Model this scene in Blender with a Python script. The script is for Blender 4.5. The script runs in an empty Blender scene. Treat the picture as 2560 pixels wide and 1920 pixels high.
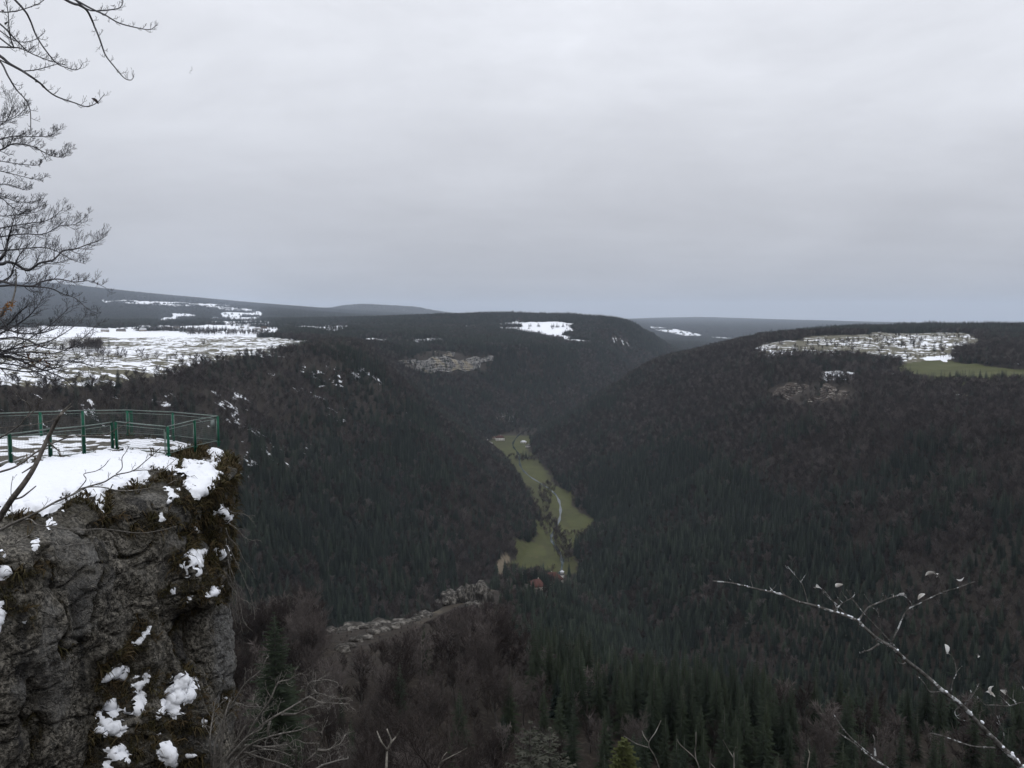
import bpy, bmesh, math, random
import numpy as np
from mathutils import Vector, Matrix

random.seed(7)
RNG = np.random.default_rng(7)
SC = bpy.context.scene
COL = SC.collection

# ------------------------------------------------------------------ camera
FPX = 800.0                       # focal length in pixels of a 1024 x 768 frame
HORIZON = 316.0                   # pixel row of the true horizon
HAZE_DENSITY = 0.000031
PITCH = math.atan((384.0 - HORIZON) / FPX)
cam_d = bpy.data.cameras.new("camera")
cam_d.sensor_width = 36.0
cam_d.lens = FPX / 1024.0 * 36.0
cam_d.clip_start = 0.1
cam_d.clip_end = 120000.0
cam = bpy.data.objects.new("camera", cam_d)
COL.objects.link(cam)
cam.location = (0, 0, 0)
cam.rotation_euler = (math.pi / 2 - PITCH, 0, 0)
SC.camera = cam

# ------------------------------------------------------------------ overcast sky
SUN_EL, SUN_AZ = math.radians(52), math.radians(150)
world = bpy.data.worlds.new("World")
SC.world = world
world.use_nodes = True
wn, wl = world.node_tree.nodes, world.node_tree.links
wn.clear()
w_out = wn.new("ShaderNodeOutputWorld")
w_bg = wn.new("ShaderNodeBackground")
w_sky = wn.new("ShaderNodeTexSky")
w_sky.sky_type = 'NISHITA'
w_sky.sun_disc = False
w_sky.sun_elevation = SUN_EL
w_sky.sun_rotation = SUN_AZ
w_sky.altitude = 800


def wmath(op, a, b=None, c=None):
    n = wn.new("ShaderNodeMath")
    n.operation = op
    for i, v in enumerate((a, b, c)):
        if v is None:
            continue
        if isinstance(v, (int, float)):
            n.inputs[i].default_value = v
        else:
            wl.new(v, n.inputs[i])
    return n.outputs[0]


w_tc = wn.new("ShaderNodeTexCoord")
w_sep = wn.new("ShaderNodeSeparateXYZ")
wl.new(w_tc.outputs["Generated"], w_sep.inputs[0])
w_z = wmath('MAXIMUM', w_sep.outputs[2], 0.0)
w_den = wmath('ADD', w_z, 0.13)
w_u = wmath('DIVIDE', w_sep.outputs[0], w_den)      # position on the flat cloud deck overhead
w_v = wmath('DIVIDE', w_sep.outputs[1], w_den)
w_cmb = wn.new("ShaderNodeCombineXYZ")
wl.new(w_u, w_cmb.inputs[0])
wl.new(w_v, w_cmb.inputs[1])
w_cmb.inputs[2].default_value = 7.3
w_n1 = wn.new("ShaderNodeTexNoise")
w_n1.inputs["Scale"].default_value = 0.9
w_n1.inputs["Detail"].default_value = 5.0
w_n1.inputs["Roughness"].default_value = 0.5
w_n1.inputs["Distortion"].default_value = 0.6
wl.new(w_cmb.outputs[0], w_n1.inputs["Vector"])
w_map = wn.new("ShaderNodeMapping")
w_map.inputs["Rotation"].default_value = (0, 0, math.radians(-24))
w_map.inputs["Scale"].default_value = (0.35, 1.7, 1)
wl.new(w_cmb.outputs[0], w_map.inputs[0])
w_n2 = wn.new("ShaderNodeTexNoise")
w_n2.inputs["Scale"].default_value = 1.3
w_n2.inputs["Detail"].default_value = 4.0
wl.new(w_map.outputs[0], w_n2.inputs["Vector"])
# overcast luminance rises from horizon to zenith, modulated by the thickness of the cloud
w_q = wmath('MULTIPLY_ADD', wmath('MULTIPLY', w_z, w_z), -1.8, wmath('MULTIPLY_ADD', w_z, 1.95, 0.372))
w_l = wmath('MINIMUM', wmath('MAXIMUM', w_q, wmath('MULTIPLY_ADD', w_z, 1.05, 0.46)), 1.2)
w_l = wmath('MULTIPLY', w_l, 1.05)
w_m1 = wmath('MULTIPLY_ADD', w_n1.outputs[0], 0.14, 0.93)
w_m2 = wmath('MULTIPLY_ADD', w_n2.outputs[0], 0.12, 0.95)
w_map3 = wn.new("ShaderNodeMapping")
w_map3.inputs["Rotation"].default_value = (0, math.radians(18), 0)
w_map3.inputs["Scale"].default_value = (2.6, 2.6, 7.5)
w_map3.inputs["Location"].default_value = (5.2, 1.0, 3.4)
wl.new(w_tc.outputs["Generated"], w_map3.inputs[0])
w_n3 = wn.new("ShaderNodeTexNoise")
w_n3.inputs["Scale"].default_value = 1.0
w_n3.inputs["Detail"].default_value = 6.0
w_n3.inputs["Roughness"].default_value = 0.62
w_n3.inputs["Distortion"].default_value = 0.35
wl.new(w_map3.outputs[0], w_n3.inputs["Vector"])
w_m3 = wmath('MULTIPLY_ADD', w_n3.outputs[0], 0.46, 0.77)
w_lum = wmath('MULTIPLY', wmath('MULTIPLY', wmath('MULTIPLY', w_l, w_m1), w_m2), w_m3)
w_ramp = wn.new("ShaderNodeMix")
w_ramp.data_type = 'RGBA'
wl.new(wmath('MULTIPLY_ADD', w_lum, 1.6, -0.35), w_ramp.inputs[0])
w_ramp.clamp_factor = True
w_ramp.inputs[6].default_value = (0.955, 0.968, 1.055, 1)
w_ramp.inputs[7].default_value = (0.965, 0.99, 1.06, 1)
w_mul = wn.new("ShaderNodeMix")
w_mul.data_type = 'RGBA'
w_mul.blend_type = 'MULTIPLY'
w_mul.inputs[0].default_value = 1.0
wl.new(w_ramp.outputs[2], w_mul.inputs[6])
w_cl = wn.new("ShaderNodeCombineColor")
for i in range(3):
    wl.new(w_lum, w_cl.inputs[i])
wl.new(w_cl.outputs[0], w_mul.inputs[7])
w_skys = wn.new("ShaderNodeMix")
w_skys.data_type = 'RGBA'
w_skys.blend_type = 'MULTIPLY'
w_skys.inputs[0].default_value = 1.0
wl.new(w_sky.outputs[0], w_skys.inputs[6])
w_skys.inputs[7].default_value = (0.08, 0.08, 0.08, 1)
w_mix = wn.new("ShaderNodeMix")          # a closed deck: very little of the blue sky comes through
w_mix.data_type = 'RGBA'
w_mix.inputs[0].default_value = 0.975
wl.new(w_skys.outputs[2], w_mix.inputs[6])
wl.new(w_mul.outputs[2], w_mix.inputs[7])
wl.new(w_mix.outputs[2], w_bg.inputs[0])
w_bg.inputs[1].default_value = 1.0
wl.new(w_bg.outputs[0], w_out.inputs[0])

sun_d = bpy.data.lights.new("sun", 'SUN')
sun_d.energy = 0.6
sun_d.angle = math.radians(40)
sun_d.color = (1.0, 0.97, 0.93)
sun = bpy.data.objects.new("sun", sun_d)
COL.objects.link(sun)
sdir = Vector((math.sin(SUN_AZ) * math.cos(SUN_EL), math.cos(SUN_AZ) * math.cos(SUN_EL), math.sin(SUN_EL)))
sun.rotation_euler = (-sdir).to_track_quat('-Z', 'Y').to_euler()

SC.view_settings.view_transform = 'Standard'
SC.view_settings.look = 'None'
SC.view_settings.exposure = 0.0
SC.view_settings.gamma = 1.0
SC.view_settings.use_curve_mapping = False
SC.render.engine = 'CYCLES'
SC.cycles.max_bounces = 4
SC.cycles.diffuse_bounces = 3
SC.cycles.glossy_bounces = 2
SC.cycles.transmission_bounces = 2
SC.cycles.volume_bounces = 1
SC.cycles.transparent_max_bounces = 4
SC.cycles.use_denoising = True
SC.cycles.use_adaptive_sampling = True
SC.cycles.adaptive_threshold = 0.015
SC.cycles.caustics_reflective = False
SC.cycles.caustics_refractive = False

# ------------------------------------------------------------------ numeric helpers
def sm(a, b, x):
    t = np.clip((x - a) / (b - a), 0, 1)
    return t * t * (3 - 2 * t)


def smin(a, b, k):
    h = np.clip(0.5 + 0.5 * (b - a) / k, 0, 1)
    return b * (1 - h) + a * h - k * h * (1 - h)


def smax(a, b, k):
    return -smin(-a, -b, k)


def _hash(ix, iy, iz, seed):
    h = (ix.astype(np.int64) * 374761393 + iy.astype(np.int64) * 668265263 + iz.astype(np.int64) * 2147483647 + seed * 974711) & 0xffffffff
    h = ((h ^ (h >> 13)) * 1274126177) & 0xffffffff
    h = (h ^ (h >> 16)) & 0xffffffff
    return h / 4294967295.0


def vnoise(x, y, z=None, seed=0):
    x = np.asarray(x, float)
    y = np.asarray(y, float)
    z = np.zeros_like(x) if z is None else np.asarray(z, float)
    ix, iy, iz = np.floor(x), np.floor(y), np.floor(z)
    fx, fy, fz = x - ix, y - iy, z - iz
    fx, fy, fz = fx * fx * (3 - 2 * fx), fy * fy * (3 - 2 * fy), fz * fz * (3 - 2 * fz)
    r = 0
    for dx in (0, 1):
        wx = fx if dx else 1 - fx
        for dy in (0, 1):
            wy = fy if dy else 1 - fy
            for dz in (0, 1):
                wz = fz if dz else 1 - fz
                r = r + wx * wy * wz * _hash(ix + dx, iy + dy, iz + dz, seed)
    return r * 2 - 1


def fbm(x, y, z=None, oct=4, seed=0, gain=0.5):
    a, s, f = 1.0, 0, 1.0
    for i in range(oct):
        s = s + a * vnoise(x * f, y * f, None if z is None else z * f, seed + i * 17)
        a *= gain
        f *= 2.03
    return s


CP, SP = math.cos(PITCH), math.sin(PITCH)


def pix_dir(px, py):
    """world direction through a pixel, forward (y) component free"""
    u = (np.asarray(px, float) - 512) / FPX
    v = (384 - np.asarray(py, float)) / FPX
    return u, CP + v * SP, -SP + v * CP


def P(px, py, d):
    """point seen at a pixel, at horizontal distance d from the camera"""
    x, y, z = pix_dir(px, py)
    k = d / math.hypot(x, y)
    return (x * k, y * k, z * k)


def project(x, y, z):
    f = y * CP - z * SP
    f = np.where(f < 0.01, 0.01, f)
    u = x / f
    v = (y * SP + z * CP) / f
    return 512 + u * FPX, 384 - v * FPX


def xy_at(px, d):
    """ground position at a pixel column (taken on the horizon row) and a distance"""
    p = P(px, HORIZON + 60, d)
    return p[0], p[1]


def in_poly(x, y, poly):
    x = np.asarray(x)
    y = np.asarray(y)
    r = np.zeros(x.shape, bool)
    n = len(poly)
    for i in range(n):
        x0, y0 = poly[i][:2]
        x1, y1 = poly[(i + 1) % n][:2]
        c = ((y0 > y) != (y1 > y)) & (x < (x1 - x0) * (y - y0) / ((y1 - y0) if y1 != y0 else 1e-9) + x0)
        r ^= c
    return r


def poly_dist(x, y, pts):
    """distance to a polyline, interpolated third value and side (+1 = right of travel)"""
    best = np.full(np.shape(x), 1e18)
    zz = np.zeros(np.shape(x))
    sd = np.ones(np.shape(x))
    ww = np.zeros(np.shape(x))
    for a, b in zip(pts[:-1], pts[1:]):
        dx, dy = b[0] - a[0], b[1] - a[1]
        L2 = dx * dx + dy * dy + 1e-9
        t = np.clip(((x - a[0]) * dx + (y - a[1]) * dy) / L2, 0, 1)
        ex, ey = x - (a[0] + t * dx), y - (a[1] + t * dy)
        d = ex * ex + ey * ey
        m = d < best
        best = np.where(m, d, best)
        zz = np.where(m, a[2] + t * (b[2] - a[2]), zz)
        ww = np.where(m, a[3] + t * (b[3] - a[3]), ww)
        sd = np.where(m, np.where(dx * ey - dy * ex > 0, -1.0, 1.0), sd)
    return np.sqrt(best), zz, sd, ww


def smooth_poly(pts, n=8):
    pts = [np.array(p, float) for p in pts]
    out = []
    for i in range(len(pts) - 1):
        p0 = pts[max(i - 1, 0)]
        p1, p2 = pts[i], pts[i + 1]
        p3 = pts[min(i + 2, len(pts) - 1)]
        for k in range(n):
            t = k / n
            out.append(0.5 * ((2 * p1) + (-p0 + p2) * t + (2 * p0 - 5 * p1 + 4 * p2 - p3) * t * t + (-p0 + 3 * p1 - 3 * p2 + p3) * t ** 3))
    out.append(pts[-1])
    return out


# ------------------------------------------------------------------ terrain
FLOOR = -350.0


def floor_pt(px, py, z=FLOOR, w=35):
    x, y, zz = pix_dir(px, py)
    k = z / zz
    return (x * k, y * k, z, w)


def bend(px, d, z, w):
    x, y = xy_at(px, d)
    return (x, y, z, w)


V_MAIN = smooth_poly([bend(556, 960, -335, 10), floor_pt(551, 572, -347, 40), floor_pt(552, 545), floor_pt(566, 525, FLOOR, 45), floor_pt(549, 498, FLOOR, 38),
                      floor_pt(536, 478, FLOOR, 40), floor_pt(521, 458, FLOOR, 45), floor_pt(508, 443, FLOOR, 60),
                      bend(545, 2560, -351, 40), bend(610, 2820, -353, 30), bend(665, 3350, -355, 30), bend(700, 4200, -358, 60),
                      bend(722, 5400, -362, 120), bend(745, 7500, -370, 200)], 5)
V_LEFT = smooth_poly([bend(-420, 330, -120, 5), bend(-200, 330, -170, 5), bend(60, 400, -225, 5), bend(250, 540, -270, 6), bend(400, 760, -318, 8), bend(530, 1060, -347, 10)], 4)
V_RIGHT = smooth_poly([bend(1500, 420, -150, 5), bend(1240, 420, -215, 6), bend(1000, 455, -262, 8), bend(770, 600, -300, 8), bend(640, 820, -330, 8), bend(560, 1080, -348, 10)], 4)
SPUR = [P(470, 790, 12)[:2] + (-9, 1), P(420, 760, 60)[:2] + (-43, 1), P(330, 720, 120)[:2] + (-76, 1), P(290, 690, 220)[:2] + (-114, 1), P(338, 650, 350)[:2] + (-151, 1),
        P(410, 622, 480)[:2] + (-187, 1), P(462, 598, 575)[:2] + (-207, 1), P(490, 592, 610)[:2] + (-214, 1), P(510, 592, 680)[:2] + (-262, 1), P(520, 590, 800)[:2] + (-335, 1)]
SPUR = smooth_poly(SPUR, 4)

CTRL = []
for row in [
    # left plateau
    [(-260, 430, 560), (-150, 412, 720), (-300, 360, 1700), (0, 391, 860), (100, 386, 930), (170, 374, 1040), (225, 362, 1250), (270, 352, 1480), (318, 345, 1800)],
    [(0, 362, 1300), (120, 357, 1400), (200, 352, 1600), (-150, 350, 1900)],
    [(-150, 340, 2700), (0, 341, 2500), (120, 338, 2700), (220, 338, 2500), (300, 338, 2400)],
    [(-150, 325, 4200), (0, 327, 4000), (100, 328, 3800), (170, 327, 3500), (270, 332, 3200), (225, 330, 3500)],
    # left mountain
    [(-300, 290, 16000), (-150, 286, 16000), (0, 284, 15500), (50, 284, 15000), (85, 292, 14000), (120, 297, 12500), (160, 300, 12000), (195, 302, 12000), (235, 306, 12000), (275, 309, 12500), (310, 312, 13000)],
    [(-100, 320, 7500), (30, 320, 7300), (30, 302, 12000), (-100, 302, 12000), (110, 303, 11000), (150, 305.5, 10500), (190, 306, 10200), (180, 319, 6800), (240, 313, 8200), (262, 321, 6200), (60, 323, 6000)],
    # far hill, centre left
    [(318, 312, 20000), (336, 307, 20000), (360, 304.5, 20000), (395, 306, 20000), (420, 308, 20000), (436, 312, 20000), (448, 318, 19000)],
    [(290, 322, 4700), (350, 322, 4600), (400, 320, 4700), (440, 317, 4900)],
    [(300, 332, 3150), (345, 331, 3200), (330, 338, 2700)],
    # mid hill
    [(470, 316, 5000), (510, 315.5, 5000), (545, 316, 4900), (575, 317, 4800), (610, 320, 4500), (640, 325, 4150), (665, 337, 3900)],
    [(500, 323, 4450), (560, 327, 4250), (500, 329, 4000), (570, 338, 3650), (620, 343, 3550), (630, 331, 3950)],
    [(335, 341, 2650), (380, 341, 2800), (440, 344, 2900), (500, 342, 3150), (555, 345, 3300), (600, 350, 3350), (650, 353, 3450)],
    [(370, 344, 2550), (400, 348, 2760), (470, 350, 2800)],
    # right plateau
    [(700, 357, 2250), (722, 349, 2250), (745, 341, 2250), (765, 337, 2250)],
    [(760, 352, 1750), (820, 348, 1850), (900, 352, 1800), (980, 352, 1800), (1080, 352, 1900)],
    [(800, 336, 2350), (900, 336, 2450), (980, 338, 2400), (1080, 338, 2500)],
    [(800, 333, 2900), (850, 330, 3000), (900, 328, 3100), (950, 329, 3300), (1000, 329, 3500), (1100, 328, 3500), (1300, 330, 3500)],
    [(760, 372, 1560), (800, 384, 1400), (860, 387, 1380), (920, 385, 1400), (1000, 388, 1350), (1100, 390, 1350), (920, 368, 1600), (1000, 366, 1650), (1300, 395, 1300)],
    [(780, 402, 1300), (860, 403, 1290), (950, 405, 1260), (1040, 408, 1230)],
    # beyond the right plateau: valley widens, far ridge
    [(640, 327.5, 13000), (670, 332, 12000), (700, 338, 10500), (740, 345, 8500), (800, 342, 5500), (900, 338, 5500), (1000, 336, 5500), (690, 352, 5600)],
    [(620, 320, 29000), (650, 318.5, 29000), (700, 317.5, 29000), (750, 319, 29500), (790, 320.5, 29500), (830, 321, 30000), (870, 323, 30000), (950, 324, 30000), (1100, 324, 30000)],
    # behind the skyline
    [(-300, 314, 24000), (0, 314, 24000), (300, 320, 27000), (512, 321, 27000), (700, 322, 37000), (1000, 323, 38000), (1300, 323, 38000)],
]:
    CTRL += [P(*p) for p in row]
CTRL += [(-900, 100, -70), (-500, 250, -75), (-900, -900, -60), (0, -1500, -40), (900, -900, -60), (700, 300, -120), (1000, 600, -110)]
CT = np.array(CTRL)
CXY = CT[:, :2] / 1000.0
_D = np.sqrt(((CXY[:, None] - CXY[None]) ** 2).sum(-1) + 0.12 ** 2)
_W = np.linalg.solve(_D - np.eye(len(CT)) * 0.012, CT[:, 2] - CT[:, 2].mean())
ZM = CT[:, 2].mean()


def plateau(x, y):
    sh = np.shape(x)
    xs, ys = np.ravel(x) / 1000.0, np.ravel(y) / 1000.0
    out = np.empty(xs.shape)
    for i in range(0, len(xs), 60000):
        d = np.sqrt((xs[i:i + 60000, None] - CXY[None, :, 0]) ** 2 + (ys[i:i + 60000, None] - CXY[None, :, 1]) ** 2 + 0.12 ** 2)
        out[i:i + 60000] = d @ _W + ZM
    return out.reshape(sh)


def H(x, y, detail=True):
    x = np.asarray(x, float)
    y = np.asarray(y, float)
    r = np.hypot(x, y)
    z = plateau(x, y)
    g = fbm(x / 170.0, y / 170.0, oct=4, seed=3)
    z = z + g * np.clip(r / 3000.0, 0.15, 1.0) * 5.0
    wob = fbm(x / 230.0, y / 230.0, oct=3, seed=11) * 26
    d, zf, sd, w = poly_dist(x, y, V_MAIN)
    dd = np.maximum(d - w, 0)
    sl = np.where(sd < 0, 0.74, 0.56)
    side = np.maximum(dd + wob * np.clip(dd / 90.0, 0, 1), 0)
    zm = zf + sl * side + 0.00035 * np.minimum(side, 300) ** 2
    z = smin(z, zm, 26)
    d, zf, sd, w = poly_dist(x, y, V_LEFT)
    zl = zf + 0.62 * np.maximum(d - w, 0) + wob * 0.5 * np.clip(d / 120.0, 0, 1)
    z = smin(z, zl, 22)
    d, zf, sd, w = poly_dist(x, y, V_RIGHT)
    zr = zf + 0.52 * np.maximum(d - w, 0) + wob * 0.6 * np.clip(d / 120.0, 0, 1)
    z = smin(z, zr, 22)
    # spur with the rock fin in front of the camera
    d, zc, sd, w = poly_dist(x, y, SPUR)
    zs = zc - 0.72 * np.maximum(d - 3, 0) - 2.0
    zs = zs + fbm(x / 60.0, y / 60.0, oct=3, seed=23) * 5.0 * sm(15, 80, d)
    z = smax(z, zs, 10)
    # steep ground under the viewpoint
    e = y - 1.6 + 0.25 * np.abs(x) * (x > 0) + 0.0 * x
    zc = np.where(e < 0, -1.75, np.where(e < 2.2, -1.75 - e * 1.2, -4.4 - (e - 2.2) * 0.78))
    z = np.where(r < 700, smax(z, zc, 6.0 * np.clip(r / 60, 0.02, 1)), z)
    if detail:
        z = z + fbm(x / 26.0, y / 26.0, oct=3, seed=31) * 1.6 * sm(40, 160, r) * np.clip((z - FLOOR - 4) / 40, 0.05, 1)
    return z


def ray_hit(px, py, rmin=200.0, rmax=30000.0):
    """where the ray through a pixel first meets the ground beyond rmin"""
    x, y, z = pix_dir(px, py)
    k = 1 / math.hypot(x, y)
    rs = np.exp(np.linspace(math.log(rmin), math.log(rmax), 420))
    hz = H(rs * x * k, rs * y * k) - rs * z * k
    w = np.where(hz > 0)[0]
    if len(w) == 0:
        return None
    i = max(w[0], 1)
    a, b = rs[i - 1], rs[i]
    fa, fb = hz[i - 1], hz[i]
    r = a + (b - a) * (-fa) / (fb - fa) if fb != fa and fa < 0 else b
    gx, gy = r * x * k, r * y * k
    return (gx, gy, float(H(np.array([gx]), np.array([gy]))[0]), r)


# ------------------------------------------------------------------ materials
MATS = {}


def new_mat(name):
    m = bpy.data.materials.new(name)
    m.use_nodes = True
    nt = m.node_tree
    b = nt.nodes["Principled BSDF"]
    b.inputs["Roughness"].default_value = 0.85
    if "Specular IOR Level" in b.inputs:
        b.inputs["Specular IOR Level"].default_value = 0.15
    MATS[name] = m
    return m, nt, b


class NT:
    """tiny helper to write node graphs"""

    def __init__(self, nt):
        self.nt = nt

    def n(self, t, **kw):
        nd = self.nt.nodes.new(t)
        for k, v in kw.items():
            setattr(nd, k, v)
        return nd

    def link(self, a, b):
        self.nt.links.new(a, b)

    def math(self, op, a, b=None, c=None, clamp=False):
        n = self.n("ShaderNodeMath", operation=op)
        n.use_clamp = clamp
        for i, v in enumerate((a, b, c)):
            if v is None:
                continue
            if isinstance(v, (int, float)):
                n.inputs[i].default_value = v
            else:
                self.link(v, n.inputs[i])
        return n.outputs[0]

    def noise(self, vec, scale, detail=4.0, rough=0.55, dist=0.0):
        n = self.n("ShaderNodeTexNoise")
        n.inputs["Scale"].default_value = scale
        n.inputs["Detail"].default_value = detail
        n.inputs["Roughness"].default_value = rough
        n.inputs["Distortion"].default_value = dist
        if vec is not None:
            self.link(vec, n.inputs["Vector"])
        return n.outputs[0]

    def mix(self, f, a, b):
        n = self.n("ShaderNodeMix", data_type='RGBA')
        if isinstance(f, (int, float)):
            n.inputs[0].default_value = f
        else:
            self.link(f, n.inputs[0])
        for i, v in ((6, a), (7, b)):
            if isinstance(v, tuple):
                n.inputs[i].default_value = v + (1,) if len(v) == 3 else v
            else:
                self.link(v, n.inputs[i])
        return n.outputs[2]

    def step(self, v, lo, hi):
        n = self.n("ShaderNodeMapRange", interpolation_type='SMOOTHSTEP')
        self.link(v, n.inputs[0])
        for i, q in ((1, lo), (2, hi)):
            if isinstance(q, (int, float)):
                n.inputs[i].default_value = q
            else:
                self.link(q, n.inputs[i])
        n.inputs[3].default_value = 0
        n.inputs[4].default_value = 1
        return n.outputs[0]

    def pos(self):
        return self.n("ShaderNodeNewGeometry").outputs["Position"]

    def obj(self):
        return self.n("ShaderNodeTexCoord").outputs["Object"]

    def mapping(self, vec, scale=(1, 1, 1), rot=(0, 0, 0)):
        n = self.n("ShaderNodeMapping")
        n.inputs["Scale"].default_value = scale
        n.inputs["Rotation"].default_value = rot
        self.link(vec, n.inputs[0])
        return n.outputs[0]

    def rand(self):
        return self.n("ShaderNodeObjectInfo").outputs["Random"]

    def attr(self, name):
        return self.n("ShaderNodeAttribute", attribute_name=name)

    def bump(self, height, strength, dist, bsdf):
        n = self.n("ShaderNodeBump")
        n.inputs["Strength"].default_value = strength
        n.inputs["Distance"].default_value = dist
        self.link(height, n.inputs["Height"])
        self.link(n.outputs[0], bsdf.inputs["Normal"])


def flat_mat(name, col, rough=0.85, var=0.0, scale=3.0, metallic=0.0, col2=None):
    m, nt, b = new_mat(name)
    g = NT(nt)
    b.inputs["Roughness"].default_value = rough
    b.inputs["Metallic"].default_value = metallic
    c2 = col2 if col2 else tuple(max(0, c * (1 - var)) for c in col)
    f = g.noise(g.obj(), scale, 5.0)
    g.link(g.mix(g.step(f, 0.35, 0.65), col, c2), b.inputs["Base Color"])
    return m


SNOW = (0.80, 0.82, 0.86)

# --- ground: leaf litter, meadow, patchy snow, bare earth by vertex masks
m, nt, b = new_mat("ground")
g = NT(nt)
pos = g.pos()
msk = g.attr("cover")
sep = g.n("ShaderNodeSeparateColor")
g.link(msk.outputs["Color"], sep.inputs[0])
litter = g.mix(g.noise(pos, 0.05, 6.0), (0.014, 0.011, 0.009), (0.034, 0.027, 0.020))
litter = g.mix(g.math('MULTIPLY', g.step(g.noise(pos, 0.9, 7.0, 0.7), 0.5, 0.62), 0.7), litter, (0.060, 0.050, 0.040))
litter = g.mix(g.math('MULTIPLY', g.step(g.noise(pos, 0.35, 6.0, 0.7), 0.55, 0.65), 0.8), litter, (0.012, 0.010, 0.008))
mead = g.mix(g.step(g.noise(pos, 0.02, 5.0), 0.3, 0.7), (0.050, 0.054, 0.019), (0.072, 0.077, 0.028))
mead = g.mix(g.step(g.noise(pos, 0.09, 5.0), 0.56, 0.7), mead, (0.075, 0.068, 0.030))
earth = g.mix(g.noise(pos, 0.15, 6.0), (0.10, 0.08, 0.055), (0.21, 0.175, 0.125))
dull = g.mix(g.noise(pos, 0.03, 5.0), (0.085, 0.080, 0.052), (0.135, 0.125, 0.090))
snow_n = g.math('ADD', g.math('MULTIPLY', g.noise(pos, 0.055, 5.0, 0.62, 0.8), 0.62), g.math('MULTIPLY', g.noise(pos, 0.009, 4.0, 0.5), 0.38))
fld = g.n("ShaderNodeSeparateColor")
att2 = g.attr("cover2")
g.link(att2.outputs["Color"], fld.inputs[0])
c = g.mix(sep.outputs[1], litter, mead)
c = g.mix(g.step(fld.outputs[0], 0.3, 0.7), c, dull)
c = g.mix(sep.outputs[2], c, earth)
thr = g.math('MULTIPLY_ADD', sep.outputs[0], 0.62, 0.18)     # share of the ground still white
amount = g.step(g.math('SUBTRACT', thr, snow_n), -0.012, 0.02)
amount = g.math('MULTIPLY', amount, g.step(sep.outputs[0], 0.02, 0.08))
c = g.mix(amount, c, SNOW)
g.link(c, b.inputs["Base Color"])

# --- wood and foliage; every instance gets its own shade
def tree_mat(name, ca, cb, cc, rough=0.9):
    m, nt, b = new_mat(name)
    g = NT(nt)
    r = g.rand()
    c = g.mix(g.math('POWER', r, 2.2), ca, cb)
    pn = g.noise(g.pos(), 0.008, 3.0)
    c = g.mix(g.math('MULTIPLY', g.step(pn, 0.38, 0.66), 0.4), c, cc)
    g.link(c, b.inputs["Base Color"])
    b.inputs["Roughness"].default_value = rough
    return m


tree_mat("needles", (0.008, 0.014, 0.010), (0.032, 0.044, 0.028), (0.010, 0.017, 0.015))
tree_mat("bare_twigs", (0.026, 0.020, 0.018), (0.125, 0.108, 0.100), (0.042, 0.032, 0.031))
tree_mat("bark_far", (0.06, 0.055, 0.05), (0.13, 0.12, 0.11), (0.07, 0.065, 0.06))
tree_mat("needles_near", (0.013, 0.020, 0.011), (0.023, 0.032, 0.016), (0.018, 0.026, 0.014))
tree_mat("needles_olive", (0.036, 0.042, 0.013), (0.050, 0.057, 0.020), (0.040, 0.047, 0.014))

# ------------------------------------------------------------------ mesh helpers
def mesh_np(name, verts, faces, mat, smooth=True):
    """faces: (n,3) or (n,4) int array"""
    verts = np.ascontiguousarray(verts, np.float32)
    faces = np.ascontiguousarray(faces, np.int32)
    me = bpy.data.meshes.new(name)
    k = faces.shape[1]
    me.vertices.add(len(verts))
    me.vertices.foreach_set("co", verts.ravel())
    me.loops.add(faces.size)
    me.loops.foreach_set("vertex_index", faces.ravel())
    me.polygons.add(len(faces))
    me.polygons.foreach_set("loop_start", np.arange(0, faces.size, k, dtype=np.int32))
    me.update(calc_edges=True)
    if smooth:
        me.polygons.foreach_set("use_smooth", np.ones(len(faces), bool))
    if mat:
        me.materials.append(MATS[mat] if isinstance(mat, str) else mat)
    me.validate()
    return me


def obj(name, me, parent=None, loc=None):
    o = bpy.data.objects.new(name, me)
    COL.objects.link(o)
    if parent is not None:
        o.parent = parent
    if loc is not None:
        o.location = loc
    return o


def tag(o, label=None, cat=None, group=None, kind=None):
    for k, v in (("label", label), ("category", cat), ("group", group), ("kind", kind)):
        if v:
            o[k] = v
    return o


def thing(name, label, cat, loc=(0, 0, 0), group=None, rz=0.0):
    o = bpy.data.objects.new(name, None)
    COL.objects.link(o)
    o.location = loc
    o.rotation_euler = (0, 0, rz)
    o.empty_display_size = 0.3
    return tag(o, label, cat, group)


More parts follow.
